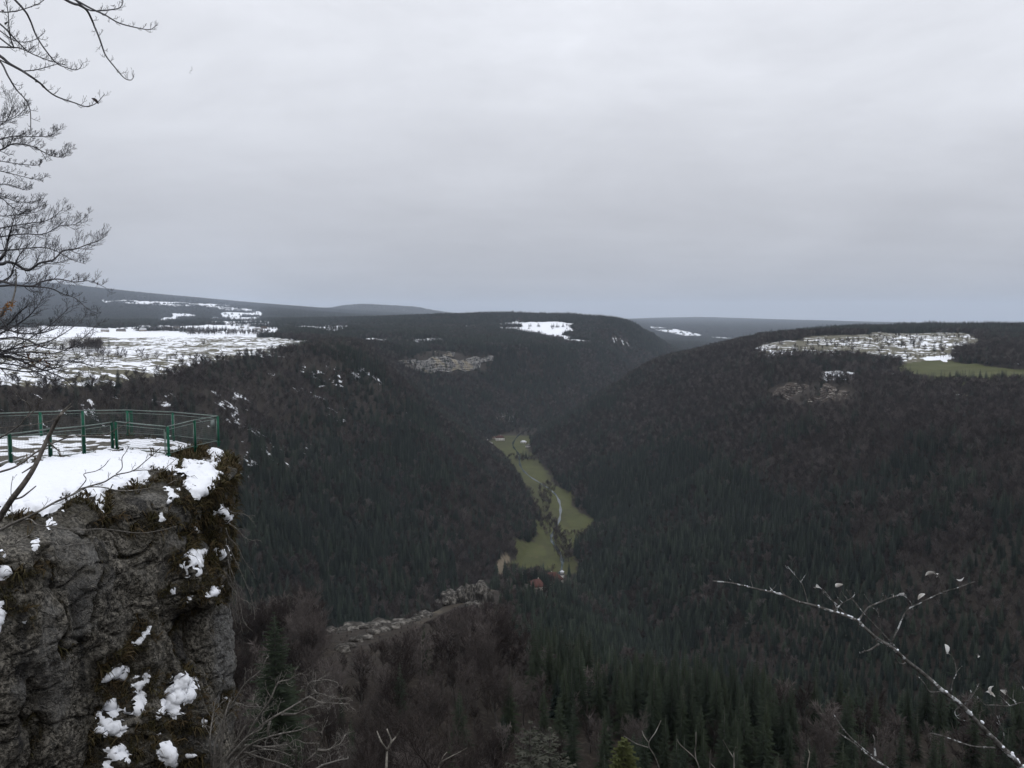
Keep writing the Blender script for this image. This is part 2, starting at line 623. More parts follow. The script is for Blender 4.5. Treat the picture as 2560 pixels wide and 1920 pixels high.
class MB:
    """collects quads and triangles (as quads with a repeated corner avoided) into one mesh"""

    def __init__(self):
        self.v, self.t, self.nv = [], [], 0

    def add(self, v, t):
        v = np.asarray(v, float).reshape(-1, 3)
        t = np.asarray(t, int).reshape(-1, 3)
        self.v.append(v)
        self.t.append(t + self.nv)
        self.nv += len(v)

    def tube(self, pts, rad, sides=5, cap=True):
        pts = np.asarray(pts, float)
        n = len(pts)
        rad = np.asarray(rad, float) * np.ones(n)
        tg = np.gradient(pts, axis=0)
        tg /= np.linalg.norm(tg, axis=1)[:, None] + 1e-12
        ref = np.array([0.31, 0.17, 0.93]) if abs(tg[0][2]) < 0.8 else np.array([0.95, 0.2, 0.1])
        a = np.cross(tg, ref)
        a /= np.linalg.norm(a, axis=1)[:, None] + 1e-12
        bb = np.cross(tg, a)
        ang = np.arange(sides) * 2 * math.pi / sides
        ring = a[:, None] * np.cos(ang)[None, :, None] + bb[:, None] * np.sin(ang)[None, :, None]
        v = pts[:, None] + ring * rad[:, None, None]
        v = v.reshape(-1, 3)
        i = np.arange(n - 1)[:, None] * sides
        j = np.arange(sides)[None]
        j2 = (j + 1) % sides
        q = np.stack([i + j, i + j2, i + sides + j2, i + sides + j], -1).reshape(-1, 4)
        t = np.concatenate([q[:, [0, 1, 2]], q[:, [0, 2, 3]]])
        if cap:
            e = np.array([[(n - 1) * sides, (n - 1) * sides + k, (n - 1) * sides + k + 1] for k in range(1, sides - 1)])
            s = np.array([[0, k + 1, k] for k in range(1, sides - 1)])
            t = np.concatenate([t, e, s])
        self.add(v, t)

    def box(self, c, s, R=None):
        v = np.array([[x, y, z] for x in (-.5, .5) for y in (-.5, .5) for z in (-.5, .5)]) * np.array(s)
        if R is not None:
            v = v @ np.array(R).T
        f = np.array([[0, 1, 3, 2], [4, 6, 7, 5], [0, 4, 5, 1], [2, 3, 7, 6], [0, 2, 6, 4], [1, 5, 7, 3]])
        self.add(v + np.array(c), np.concatenate([f[:, [0, 1, 2]], f[:, [0, 2, 3]]]))

    def mesh(self, name, mat, smooth=True):
        return mesh_np(name, np.concatenate(self.v), np.concatenate(self.t), mat, smooth)

    def build(self, name, mat, parent=None, smooth=True, loc=None):
        return obj(name, self.mesh(name, mat, smooth), parent, loc)


# ------------------------------------------------------------------ what covers the ground
def world_poly(px_pts, rmin, rmax=30000):
    out = []
    for p in px_pts:
        h = ray_hit(p[0], p[1], rmin, rmax)
        if h:
            out.append((h[0], h[1]))
    return out


def fpoly(px_pts, z=-349.0):
    return [floor_pt(a, b, z)[:2] for a, b in px_pts]


# patches of open snowy ground: (pixel outline, nearest distance to look, share of snow)
FIELDS = []
for pts, rmin, amt in [
    ([(-60, 391), (60, 387), (120, 384), (160, 376), (190, 366), (225, 360), (262, 356), (310, 347), (318, 343), (290, 340), (250, 337), (180, 333.5), (120, 334), (60, 333), (-60, 332)], 500, 0.51),
    ([(-40, 333), (40, 326), (90, 327), (110, 331), (150, 333), (180, 333), (240, 337), (120, 338), (0, 338)], 2200, 0.72),
    ([(98, 299.5), (140, 301), (195, 303.5), (232, 305.5), (234, 308.8), (190, 308.6), (145, 306), (104, 303.6)], 4800, 0.93),
    ([(170, 312.5), (190, 312), (198, 316), (190, 319.2), (171, 318)], 5000, 0.93),
    ([(155, 321), (162, 317.6), (190, 317.2), (197, 323), (192, 328), (170, 328), (158, 326)], 4300, 0.93),
    ([(204, 320), (217, 316), (223, 320), (226, 327), (210, 326)], 4300, 0.93),
    ([(217, 308), (240, 308), (256, 310), (264, 312.5), (263, 317), (255, 316), (264, 321), (262, 326), (274, 331), (270, 336), (240, 333), (229, 330), (224, 321)], 4300, 0.93),
    ([(228, 331), (272, 330), (276, 336), (240, 336.5)], 2400, 0.9),
    ([(90, 328), (130, 327), (160, 325), (200, 325.5), (236, 325), (272, 324), (285, 330), (276, 336.5), (200, 336), (150, 335), (100, 334)], 2300, 0.74),
    ([(216, 318), (262, 317), (272, 325), (262, 330), (226, 329)], 3000, 0.95),
    ([(292, 327), (320, 325), (352, 326), (353, 329), (345, 331), (330, 333), (310, 330.5), (296, 330)], 2300, 0.9),
    ([(462, 325.8), (476, 325.6), (478, 327.4), (464, 327.2)], 3300, 1.0),
    ([(498, 323.5), (512, 322), (524, 322.6), (545, 321.6), (575, 323.6), (571, 328), (575, 330), (560, 334), (575, 338), (556, 338.4), (534, 334), (515, 330.5), (498, 329.5)], 3200, 0.82),
    ([(560, 338), (580, 340), (600, 341.6), (615, 340), (628, 341.5), (628, 344), (612, 344), (585, 343), (565, 342)], 3200, 0.9),
    ([(354, 340.5), (372, 338), (388, 339.5), (388, 343), (370, 343.8), (356, 343.4)], 2300, 0.75),
    ([(412, 340), (442, 338.4), (444, 341), (415, 342.6)], 2300, 0.62),
    ([(644, 326), (670, 328), (690, 332), (704, 335), (700, 337), (684, 337), (672, 334), (655, 331)], 5000, 0.86),
    ([(706, 336.5), (730, 337.5), (745, 339), (742, 340.5), (712, 339)], 4800, 0.8),
    ([(753, 351), (762, 345), (780, 341.5), (800, 341), (805, 337), (860, 335.5), (872, 332), (960, 333), (976, 336), (982, 343), (975, 349), (955, 353), (938, 359), (910, 363), (890, 361), (860, 357), (815, 356), (790, 356.5), (765, 357)], 1350, 0.45),
    ([(922, 357.5), (948, 355), (953, 357), (946, 361.5), (925, 361)], 1300, 0.75),
    ([(820, 372), (836, 371), (858, 372), (856, 380), (838, 381), (822, 379)], 1100, 0.7),
    ([(875, 372), (905, 372.5), (920, 375), (918, 378), (880, 377)], 1100, 0.5),
    ([(930, 394.5), (955, 391), (975, 392), (974, 396), (945, 396.5)], 1000, 0.45),
    ([(1012, 360), (1030, 359), (1040, 366), (1014, 364)], 1300, 0.7),
]:
    FIELDS.append((world_poly(pts, rmin), amt))
GREEN = [world_poly([(903, 362), (925, 361), (950, 360.5), (962, 363), (985, 367), (1040, 369), (1070, 376), (1040, 384), (1000, 385), (960, 385), (925, 383), (908, 378), (898, 370)], 1100)]
MEADOW = [fpoly(q) for q in [
    [(491, 446), (499, 448), (508, 447), (520, 440), (529, 438), (535, 441), (527, 447), (524, 454), (512, 459), (503, 458), (497, 452)],
    [(520, 470), (531, 463), (540, 467), (546, 477), (541, 483), (529, 480), (521, 476)],
    [(541, 484), (556, 485), (569, 491), (572, 497), (569, 506), (558, 505), (552, 497), (546, 492)],
    [(512, 463), (530, 461), (541, 467), (536, 472), (522, 466)],
    [(566, 514), (576, 511), (588, 517), (600, 528), (590, 533), (577, 531), (569, 524)],
    [(535, 522), (552, 518), (565, 524), (575, 533), (560, 538), (545, 538), (534, 531)],
    [(514, 548), (530, 541), (546, 545), (545, 558), (535, 568), (520, 574), (508, 573), (518, 560)],
    [(546, 541), (570, 536), (588, 534), (578, 541), (570, 550), (560, 558), (552, 566), (548, 573), (540, 570), (556, 552)],
    [(560, 494), (570, 498), (572, 508), (560, 510), (548, 505)],
]]
EARTH = []
for q, rm in [([(498, 559), (506, 553), (512, 558), (508, 566), (504, 578), (497, 580), (493, 576), (497, 568)], 640), ([(797, 371), (806, 367), (810, 370), (802, 372)], 1100)]:
    EARTH.append(world_poly(q, rm))
print("fields", [len(f[0]) for f in FIELDS])


def cover(x, y):
    """snow share, meadow, earth, open dull grass for ground points"""
    wx = x + fbm(x / 22.0, y / 22.0, oct=3, seed=51) * np.clip(np.hypot(x, y) / 260, 1.5, 16)
    wy = y + fbm(x / 22.0, y / 22.0, oct=3, seed=57) * np.clip(np.hypot(x, y) / 260, 1.5, 16)
    snow = np.zeros(x.shape)
    openg = np.zeros(x.shape)
    for poly, amt in FIELDS:
        if len(poly) < 3:
            continue
        k = in_poly(wx, wy, poly)
        snow = np.where(k, amt, snow)
        openg = np.where(k, 1.0, openg)
    mead = np.zeros(x.shape)
    for q in MEADOW + GREEN:
        if len(q) > 2:
            mead = np.where(in_poly(wx, wy, q), 1.0, mead)
    dm_, zf_, sd_, wm_ = poly_dist(wx, wy, V_MAIN)
    rr0 = np.hypot(x, y)
    mead = np.where((dm_ < wm_ * 0.85) & (rr0 > 1075) & (rr0 < 2330), np.maximum(mead, 0.75), mead)
    ds_, zs_, sd_, ws_ = poly_dist(wx, wy, SPUR)
    ea = np.where((ds_ < 15) & (rr0 > 320) & (rr0 < 625), 0.12 + 0.2 * (fbm(x / 9, y / 9, oct=2, seed=88) > 0.1), 0.0)
    for q in EARTH:
        if len(q) > 2:
            ea = np.where(in_poly(wx, wy, q), 1.0, ea)
    return snow, mead, ea, openg


# ------------------------------------------------------------------ ground sheet
def angles():
    core = np.linspace(-39, 39, 470)
    side = np.concatenate([np.linspace(-180, -39, 60)[:-1], core, np.linspace(39, 180, 60)[1:]])
    return np.radians(side)


TH = angles()
RR = np.concatenate([[0.02], np.exp(np.linspace(math.log(0.8), math.log(150), 110)), np.exp(np.linspace(math.log(150), math.log(4800), 430))[1:], np.exp(np.linspace(math.log(4800), math.log(45000), 150))[1:]])
TT, RG = np.meshgrid(TH, RR)
gx, gy = np.sin(TT) * RG, np.cos(TT) * RG
gz = H(gx, gy)
nr, na = gx.shape
ii = np.arange(nr - 1)[:, None] * na
jj = np.arange(na - 1)[None]
gq = np.stack([ii + jj, ii + jj + 1, ii + na + jj + 1, ii + na + jj], -1).reshape(-1, 4)
me = mesh_np("terrain", np.stack([gx, gy, gz], -1).reshape(-1, 3), gq[:, ::-1], "ground")
sn, md, ea, og = cover(gx, gy)
alt = np.hypot(gx, gy)
# thin snow lying between the trunks high on the slopes
highsnow = np.clip((gz + 215) / 160, 0, 1) * (fbm(gx / 60, gy / 60, oct=3, seed=77) > 0.12) * 0.42
highsnow = np.where(alt < 450, highsnow * 0.25, highsnow)
LEFTBAND = lambda x, y, z: (x < -60) & (np.hypot(x, y) > 450) & (np.hypot(x, y) < 1500) & (z > -190)
highsnow = np.where(LEFTBAND(gx, gy, gz), 0.40 * (fbm(gx / 35, gy / 35, oct=3, seed=79) > 0.1), highsnow)
sn = np.where((og < 0.5) & (md < 0.5) & (ea < 0.5), highsnow, sn)
for nm, arrs in (("cover", (sn, md, ea)), ("cover2", (og, og, og))):
    at = me.color_attributes.new(nm, 'FLOAT_COLOR', 'POINT')
    cc = np.ones((gx.size, 4), np.float32)
    for k, a in enumerate(arrs):
        cc[:, k] = a.ravel()
    at.data.foreach_set("color", cc.ravel())
tag(obj("terrain", me), "forested gorge slopes and snowy plateaus around a deep valley", None, None, "structure")

# horizon angle of the bare ground along every sight line: what lies lower is hidden
_vt = np.arctan2(gz, RG)
_run = np.maximum.accumulate(_vt, axis=0)
LRR = np.log(RR)


def visible(x, y, ztop, slack):
    th = np.arctan2(x, y)
    r = np.hypot(x, y)
    ia = np.clip(np.searchsorted(TH, th), 0, na - 1)
    ir = np.clip(np.searchsorted(RR, r * 0.985) - 1, 0, nr - 1)
    return np.arctan2(ztop + slack, r) > _run[ir, ia]


# ------------------------------------------------------------------ tree models
def rot_about(v, axis, a):
    axis = axis / (np.linalg.norm(axis) + 1e-12)
    return v * math.cos(a) + np.cross(axis, v) * math.sin(a) + axis * np.dot(axis, v) * (1 - math.cos(a))


def unit(v):
    return v / (np.linalg.norm(v) + 1e-12)


def bare_far(seed, h=16.0, spread=0.30):
    """leafless broadleaf for middle distance: trunk mesh and crown of limbs and fine twigs"""
    rg = np.random.default_rng(seed)
    tr, cr = MB(), MB()
    lean = rg.normal(0, 0.03, 2)
    zt = h * 0.66
    tp = np.array([[lean[0] * z, lean[1] * z, z] for z in np.linspace(-1.0, zt, 4)])
    tr.tube(tp, np.linspace(0.24, 0.09, 4), 5)
    tw_v, tw_t = [], []
    for i in range(15):
        f = rg.uniform(0.28, 1.0)
        b = np.array([lean[0] * zt * f, lean[1] * zt * f, zt * f])
        az = i * 2.4 + rg.uniform(-.4, .4)
        up = rg.uniform(0.75, 1.5) + f * 0.6
        d = unit(np.array([math.cos(az), math.sin(az), up]))
        L = h * rg.uniform(0.26, 0.40) * (1.15 - 0.35 * f)
        e = b + d * L + np.array([0, 0, 0.1 * L])
        e[2] = min(e[2], h * rg.uniform(0.9, 1.02))
        cr.tube(np.array([b, (b + e) / 2 + rg.normal(0, .2, 3), e]), [0.09, 0.06, 0.02], 3, False)
        for k in range(24):
            t = rg.uniform(0.25, 1.0)
            q = b + (e - b) * t
            dd = unit(d + rg.normal(0, 0.75, 3) + np.array([0, 0, 0.25]))
            l = rg.uniform(1.2, 2.9) * h / 16
            s = unit(np.cross(dd, rg.normal(0, 1, 3))) * rg.uniform(0.06, 0.13)
            n0 = len(tw_v)
            tw_v += [q - s, q + s, q + dd * l]
            tw_t.append([n0, n0 + 1, n0 + 2])
    cr.add(np.array(tw_v), np.array(tw_t))
    return tr, cr


def fir_far(seed, h=22.0, wid=0.145):
    rg = np.random.default_rng(seed)
    tr, cr = MB(), MB()
    tr.tube(np.array([[0, 0, -1.0], [0, 0, h * .5], [0, 0, h * .97]]), [0.3, 0.18, 0.03], 5)
    v, t = [], []
    for i in range(19):
        f = i / 18.0
        z0 = h * (0.10 + 0.88 * f)
        L = h * wid * (1.0 - f) ** 0.75 * rg.uniform(0.85, 1.1) + 0.25
        nb = 8 if f < 0.8 else 6
        for k in range(nb):
            az = k * 2 * math.pi / nb + i * 0.7 + rg.uniform(-.25, .25)
            l = L * rg.uniform(0.65, 1.15)
            d = np.array([math.cos(az), math.sin(az), 0])
            s = np.array([-math.sin(az), math.cos(az), 0])
            up = 0.25 - 0.55 * (1 - f)
            a = np.array([0, 0, z0])
            m1 = a + d * l * 0.55 + np.array([0, 0, l * up * 0.5 + 0.10 * l])
            e = a + d * l + np.array([0, 0, l * up])
            w = l * 0.24
            n0 = len(v)
            v += [a, m1 + s * w + np.array([0, 0, -0.12 * l]), e, m1 - s * w + np.array([0, 0, -0.12 * l]), m1 + np.array([0, 0, 0.06 * l])]
            t += [[n0, n0 + 4, n0 + 1], [n0 + 1, n0 + 4, n0 + 2], [n0 + 2, n0 + 4, n0 + 3], [n0 + 3, n0 + 4, n0]]
    cr.add(np.array(v), np.array(t))
    return tr, cr


def bare_near(seed, h=15.0, wide=0.34):
    """leafless broadleaf for the foreground: recursive limbs, branches and twigs"""
    rg = np.random.default_rng(seed)
    tr, cr = MB(), MB()
    pts = [np.array([0, 0, -1.2])]
    d = np.array([0, 0, 1.0])
    for i in range(7):
        d = unit(d + rg.normal(0, 0.06, 3))
        pts.append(pts[-1] + d * h * 0.1)
    pts = np.array(pts)
    tr.tube(pts, np.linspace(0.22, 0.085, len(pts)), 7)
    tv, tt = [], []

    def grow(base, dr, L, r, lev):
        n = 4
        p = [base]
        q = dr
        for i in range(n):
            q = unit(q + rg.normal(0, 0.16, 3) + np.array([0, 0, 0.10]))
            p.append(p[-1] + q * L / n)
        p = np.array(p)
        cr.tube(p, np.linspace(r, r * 0.35, n + 1), 4 if lev == 0 else 3, False)
        if lev >= 2:
            for k in range(7):
                t = rg.uniform(0.2, 1.0) * n
                i = min(int(t), n - 1)
                b = p[i] + (p[i + 1] - p[i]) * (t - i)
                dd = unit(p[i + 1] - p[i])
                dd = unit(dd + rg.normal(0, 0.6, 3) + np.array([0, 0, 0.2]))
                l = rg.uniform(0.4, 1.0)
                s = unit(np.cross(dd, rg.normal(0, 1, 3))) * 0.018
                n0 = len(tv)
                tv.extend([b - s, b + s, b + dd * l])
                tt.append([n0, n0 + 1, n0 + 2])
            return
        nb = 7 if lev == 0 else 6
        for k in range(nb):
            t = (0.2 + 0.8 * (k + rg.uniform(0, 1)) / nb) * n
            i = min(int(t), n - 1)
            b = p[i] + (p[i + 1] - p[i]) * (t - i)
            ax = unit(np.cross(p[i + 1] - p[i], rg.normal(0, 1, 3)))
            dd = rot_about(unit(p[i + 1] - p[i]), ax, rg.uniform(0.45, 0.95))
            dd = unit(dd + np.array([0, 0, 0.25]))
            grow(b, dd, L * rg.uniform(0.38, 0.6), r * 0.5, lev + 1)
    for i in range(13):
        f = rg.uniform(0.3, 1.0) if i else 1.0
        k = f * 7
        j = min(int(k), 6)
        b = pts[j] + (pts[j + 1] - pts[j]) * (k - j)
        az = i * 2.39 + rg.uniform(-.5, .5)
        d = unit(np.array([math.cos(az), math.sin(az), rg.uniform(0.5, 1.1) + f * 0.9]))
        grow(b, d, h * wide * rg.uniform(0.8, 1.15) * (1.2 - 0.4 * f), 0.075, 0)
    cr.add(np.array(tv), np.array(tt))
    return tr, cr


def fir_near(seed, h=20.0, wid=0.16, whorls=30, droop=1.0):
    rg = np.random.default_rng(seed)
    tr, cr = MB(), MB()
    tr.tube(np.array([[0, 0, -1.0], [0, 0, h * .5], [0, 0, h * .99]]), [0.26, 0.15, 0.015], 6)
    v, t = [], []
    for i in range(whorls):
        f = i / (whorls - 1.0)
        z0 = h * (0.08 + 0.91 * f)
        L = h * wid * (1.0 - f) ** 0.8 + 0.12
        nb = 9 if f < 0.85 else 6
        for k in range(nb):
            az = k * 2 * math.pi / nb + i * 0.9 + rg.uniform(-.3, .3)
            l = L * rg.uniform(0.45, 1.25)
            d = np.array([math.cos(az), math.sin(az), 0])
            s = np.array([-math.sin(az), math.cos(az), 0])
            ns = max(3, int(3 + l * 2.2))
            for q in range(ns):
                u = (q + 1) / ns
                c = np.array([0, 0, z0 + rg.uniform(-.06, .06)]) + d * l * u * 0.93 + np.array([0, 0, (0.18 - 0.5 * droop * (1 - f)) * l * u * u + 0.05 * l])
                wl_ = l * 0.30 * (1.25 - u) + 0.06
                for sg in (-1, 1):
                    e = c + s * sg * wl_ * rg.uniform(.7, 1.2) + d * wl_ * 0.75 + np.array([0, 0, -0.10 * wl_])
                    bw = d * (0.10 + 0.05 * l)
                    n0 = len(v)
                    v += [c - bw, c + bw * .6 + np.array([0, 0, .03]), e]
                    t.append([n0, n0 + 1, n0 + 2])
            n0 = len(v)
            a = np.array([0, 0, z0])
            e = a + d * l + np.array([0, 0, (0.18 - 0.5 * droop * (1 - f)) * l + 0.05 * l])
            v += [a, a + d * l * .5 + s * .05, e]
            t.append([n0, n0 + 1, n0 + 2])
    cr.add(np.array(v), np.array(t))
    return tr, cr


def two_mat_mesh(name, tr, cr, mt, mc):
    va, ta = np.concatenate(tr.v), np.concatenate(tr.t)
    vb, tb = np.concatenate(cr.v), np.concatenate(cr.t)
    me = mesh_np(name, np.concatenate([va, vb]), np.concatenate([ta, tb + len(va)]), mt, False)
    me.materials.append(MATS[mc])
    idx = np.zeros(len(me.polygons), np.int32)
    idx[len(ta):] = 1
    me.polygons.foreach_set("material_index", idx)
    return me


BARE_FAR = [bare_far(100 + i, 16.0 + (i % 3) * 1.2) for i in range(6)]
FIR_FAR = [fir_far(200 + i, 22.0, 0.150 + 0.022 * (i % 4)) for i in range(6)]
BARE_NEAR = [bare_near(300 + i) for i in range(4)]
FIR_NEAR = [fir_near(400 + i, 20.0, 0.14 + 0.02 * i) for i in range(3)]
protos = bpy.data.collections.new("tree_kinds")          # not linked to the scene: source for the far wood only
for i, (a, b_) in enumerate(FIR_FAR):
    protos.objects.link(bpy.data.objects.new("a_conifer_%d" % i, two_mat_mesh("conifer", a, b_, "bark_far", "needles")))
for i, (a, b_) in enumerate(BARE_FAR):
    protos.objects.link(bpy.data.objects.new("b_bare_%d" % i, two_mat_mesh("bare_tree", a, b_, "bark_far", "bare_twigs")))
PM = {k: [(a.mesh("trunk", "bark_far"), c.mesh("crown", mc, False)) for a, c in src] for k, src, mc in
      (("bare_far", BARE_FAR, "bare_twigs"), ("fir_far", FIR_FAR, "needles"), ("bare_near", BARE_NEAR, "bare_twigs"), ("fir_near", FIR_NEAR, "needles_near"))}
PH = {"bare_far": 16.5, "fir_far": 22.0, "bare_near": 15.0, "fir_near": 20.0}

# ------------------------------------------------------------------ where trees stand
ROCKS = [world_poly(q, rm) for q, rm in [
    ([(394, 361), (412, 359), (432, 351), (452, 352), (470, 357), (494, 356), (492, 368), (470, 374), (430, 374), (408, 370)], 1500),
    ([(769, 386), (790, 383), (830, 384), (852, 388), (858, 397), (848, 408), (784, 409), (768, 401)], 1000),
]]


def scatter():
    X, Y, S = [], [], []
    for r0, r1, s in [(70, 330, 4.4), (330, 700, 5.6), (700, 1600, 6.4), (1600, 2600, 7.2), (2600, 3800, 8.5), (3800, 5500, 12.0), (5500, 9000, 17.0), (9000, 16000, 27.0), (16000, 31000, 60.0)]:
        n = int(r1 / s) + 2
        w = math.sin(math.radians(38.5)) * r1
        a = np.arange(-w, w, s)
        b_ = np.arange(r0 * 0.75, r1, s)
        A, B = np.meshgrid(a, b_)
        A = A + RNG.uniform(-.48, .48, A.shape) * s
        B = B + RNG.uniform(-.48, .48, B.shape) * s
        r = np.hypot(A, B)
        k = (r >= r0) & (r < r1) & (np.abs(np.arctan2(A, B)) < math.radians(38.0))
        X.append(A[k]); Y.append(B[k]); S.append(np.full(k.sum(), s))
    return np.concatenate(X), np.concatenate(Y), np.concatenate(S)


tx, ty, ts = scatter()
trr = np.hypot(tx, ty)
# quick hidden test with ground interpolated from the sheet
ia = np.clip(np.searchsorted(TH, np.arctan2(tx, ty)), 1, na - 1)
ir = np.clip(np.searchsorted(RR, trr), 1, nr - 1)
tz = gz[ir, ia] * 0.5 + gz[ir - 1, ia - 1] * 0.5
k = visible(tx, ty, tz + 20, 14)
tx, ty, ts, trr = tx[k], ty[k], ts[k], trr[k]
tz = H(tx, ty)
sn, md, ea, og = cover(tx, ty)
sparse = (og > 0.5) & (trr < 2000) & (trr > 1100) & (tx > 300) & (RNG.uniform(0, 1, tx.shape) < np.where(tz < -105, 0.35, 0.03))
sparse |= (og > 0.5) & (trr > 3000) & ((fbm(tx / 260, ty / 260, oct=2, seed=93) > 0.72) | (np.abs(fbm(tx / 900, ty / 130, oct=2, seed=95)) < 0.022))
k = (md < 0.5) & ((og < 0.5) | sparse) & ((ea < 0.5) | (trr < 650))
k &= ~(LEFTBAND(tx, ty, tz) & (RNG.uniform(0, 1, tx.shape) < 0.42))
for q in ROCKS:
    k &= ~(in_poly(tx, ty, q) & (RNG.uniform(0, 1, tx.shape) < 0.86))
dsp, zsp, _s, _w = poly_dist(tx, ty, SPUR)
crest = (dsp < 29) & (trr > 310) & (trr < 640)
k &= ~(crest & (fbm(tx / 18, ty / 18, oct=2, seed=91) > -0.6))
for hp_, rad_ in (((548, 584), 30), ((537, 587), 22), ((562, 582), 20), ((500, 440.5), 24), ((489, 444), 16), ((524, 443), 18), ((528, 447), 16)):
    hh_ = ray_hit(hp_[0], hp_[1], 700)
    for f_ in (1.0, 0.975):
        k &= np.hypot(tx - hh_[0] * f_, ty - hh_[1] * f_) > rad_
dv, zv, _s, wv = poly_dist(tx, ty, V_MAIN)
k &= ~((dv < wv * 1.0) & (trr > 1040) & (trr < 2500) & (RNG.uniform(0, 1, tx.shape) < 0.86))
tx, ty, ts, trr, tz, dsp = tx[k], ty[k], ts[k], trr[k], tz[k], dsp[k]
tpx, tpy = project(tx, ty, tz)
n1 = fbm(tx / 210, ty / 210, oct=3, seed=61)
n2 = fbm(tx / 42, ty / 42, oct=2, seed=67)
p = 0.50 + 0.42 * n1 + 0.50 * n2
right = tx > 60
p = np.where((trr < 2600) & right & (tz > -215), p - 0.36, p)
p = np.where((trr < 1500) & right & (tz < -225) & (dsp > 90), p + 0.34, p)
p = np.where((trr < 2300) & ~right & (tz > -160), p - 0.30, p)
p = np.where((trr < 2300) & ~right & (tz < -200), p + 0.10, p)
p = np.where((dsp < 110) & (trr < 700) & (tpx < 520), p - 0.36, p)
p = np.where((trr < 800) & (tpx > 540), p + 0.36, p)
p = np.where((trr > 2500) & (tz > -190), p + 0.28, p)
p = np.where((trr > 2500) & (tz < -220), p - 0.05, p)
p = np.where(trr > 4200, p + 0.4, p)
fir = RNG.uniform(0, 1, tx.shape) < np.clip(p, 0.04, 0.96)
hgt = np.where(fir, RNG.uniform(0.66, 1.16, tx.shape) * 21.0, RNG.uniform(0.68, 1.15, tx.shape) * 15.5)
hgt = np.where((dsp < 75) & (trr < 700) & (trr > 300), hgt * np.clip(0.45 + dsp / 140, 0.5, 1), hgt)
hgt = np.where((trr < 750) & (tpx > 500), hgt * 0.70, hgt)
hgt = np.where((trr < 330) & ((tpx < 520) | ~fir), hgt * RNG.choice([1.0, 0.8, 0.45, 0.3], tx.shape), hgt)
hgt = np.where(trr > 4200, hgt * 1.15, hgt)
hgt = np.where(trr > 9000, hgt * 1.25, hgt)
# growth in front of the spur's rocky crest stays below it
cl = np.interp(tpx, [300, 338, 410, 462, 492, 505], [662, 655, 628, 606, 600, 606])
rcl = np.interp(tpx, [300, 338, 410, 462, 492, 505], [300, 350, 480, 575, 610, 640])
front = (tpx > 318) & (tpx < 500) & (trr < rcl + 12)
hgt = np.where(front, np.minimum(hgt, np.maximum((tpy - cl) / FPX * trr, 1.2)), hgt)
k = visible(tx, ty, tz + hgt, 9)
tx, ty, ts, trr, tz, fir, hgt, tpx, tpy, dsp = [a[k] for a in (tx, ty, ts, trr, tz, fir, hgt, tpx, tpy, dsp)]
print("trees", len(tx), "conifers", fir.sum())

ex = []
for i in range(60):
    ex.append((72 + 30 * RNG.random(), 352.5 - 4 * RNG.random(), 800, 10, 0))
for i in range(170):
    ex.append((185 + 85 * RNG.random(), 335.5 - 2.4 * RNG.random(), 1900, 4.5, 0))
for i in range(50):
    ex.append((298 + 38 * RNG.random(), 341.5 - 3 * RNG.random(), 1500, 7, 0))
for i in range(130):
    q_ = RNG.random()
    ex.append((549 - 9 * math.sin(q_ * 5) + q_ * 6 + RNG.uniform(-9, 9), 486 + 76 * q_, 1000, 7 + 5 * q_, 0))
for i in range(60):
    ex.append((500 + 46 * RNG.random(), 457.5 + 5 * RNG.random(), 1500, 5.5, 0))
for i in range(40):
    ex.append((560 + 40 * RNG.random(), 533 + 4 * RNG.random(), 1000, 6, 0))
for i in range(50):
    ex.append((905 + 110 * RNG.random(), 379 + 2 * RNG.random(), 1000, 9, 1))
for i in range(90):
    ex.append((800 + 224 * RNG.random(), 329 + 1.5 * RNG.random(), 2300, 4.0, int(RNG.random() < 0.4)))
exh = [(e, ray_hit(e[0], e[1], e[2])) for e in ex]
exh = [(e, h) for e, h in exh if h]
def _cat(a, b):
    return np.concatenate([a, np.array(b)])
n0x = len(tx)
tx, ty, tz, trr = _cat(tx, [h[0] for e, h in exh]), _cat(ty, [h[1] for e, h in exh]), _cat(tz, [h[2] for e, h in exh]), _cat(trr, [h[3] for e, h in exh])
ts, dsp = _cat(ts, [6.0] * len(exh)), _cat(dsp, [9999.0] * len(exh))
fir = np.concatenate([fir, np.array([e[4] == 1 for e, h in exh])])
hgt = _cat(hgt, [min(max(e[3] * h[3] / FPX, 4), 22) * RNG.uniform(.7, 1.15) for e, h in exh])
tpx, tpy = _cat(tpx, [e[0] for e, h in exh]), _cat(tpy, [e[1] for e, h in exh])

# the largest in view stand as single trees, the rest is one wood
size = hgt / trr
inview = (tpx > -12) & (tpx < 1036) & (tpy - size * FPX < 762)
single = np.zeros(len(tx), bool)
for kind in (True, False):
    c = np.where((fir == kind) & inview)[0]
    single[c[np.argsort(-size[c])[:(250 if kind else 135)]]] = True


COLS = [(235, "left of the dark olive fir"), (300, "around the dark olive fir"), (365, "right of the pale bush"), (425, "above the forked pale sapling"), (500, "above the slanting pale twig"),
        (570, "above the lichened fir tops"), (640, "above the small olive fir"), (720, "above the Y-shaped twig"), (800, "left of the second lichened branch"), (880, "under the tip of the snowy branch"), (960, "behind the middle of the snowy branch"), (2000, "behind the base of the snowy branch")]
ROWS = [(560, "high on the slope"), (610, "level with the rock fin"), (650, "a little below the rock fin"), (690, "midway to the bottom edge"), (730, "low in the picture"), (9999, "at the very bottom edge")]


def tree_label(i):
    top = tpy[i] - size[i] * FPX
    base = ("tall " if hgt[i] > (23 if fir[i] else 16) else "small " if hgt[i] < (16.5 if fir[i] else 11.5) else "") + ("dark conifer" if fir[i] else "bare brown tree")
    return base + " " + next(t for c, t in COLS if tpx[i] < c) + ", " + next(t for c, t in ROWS if top < c)


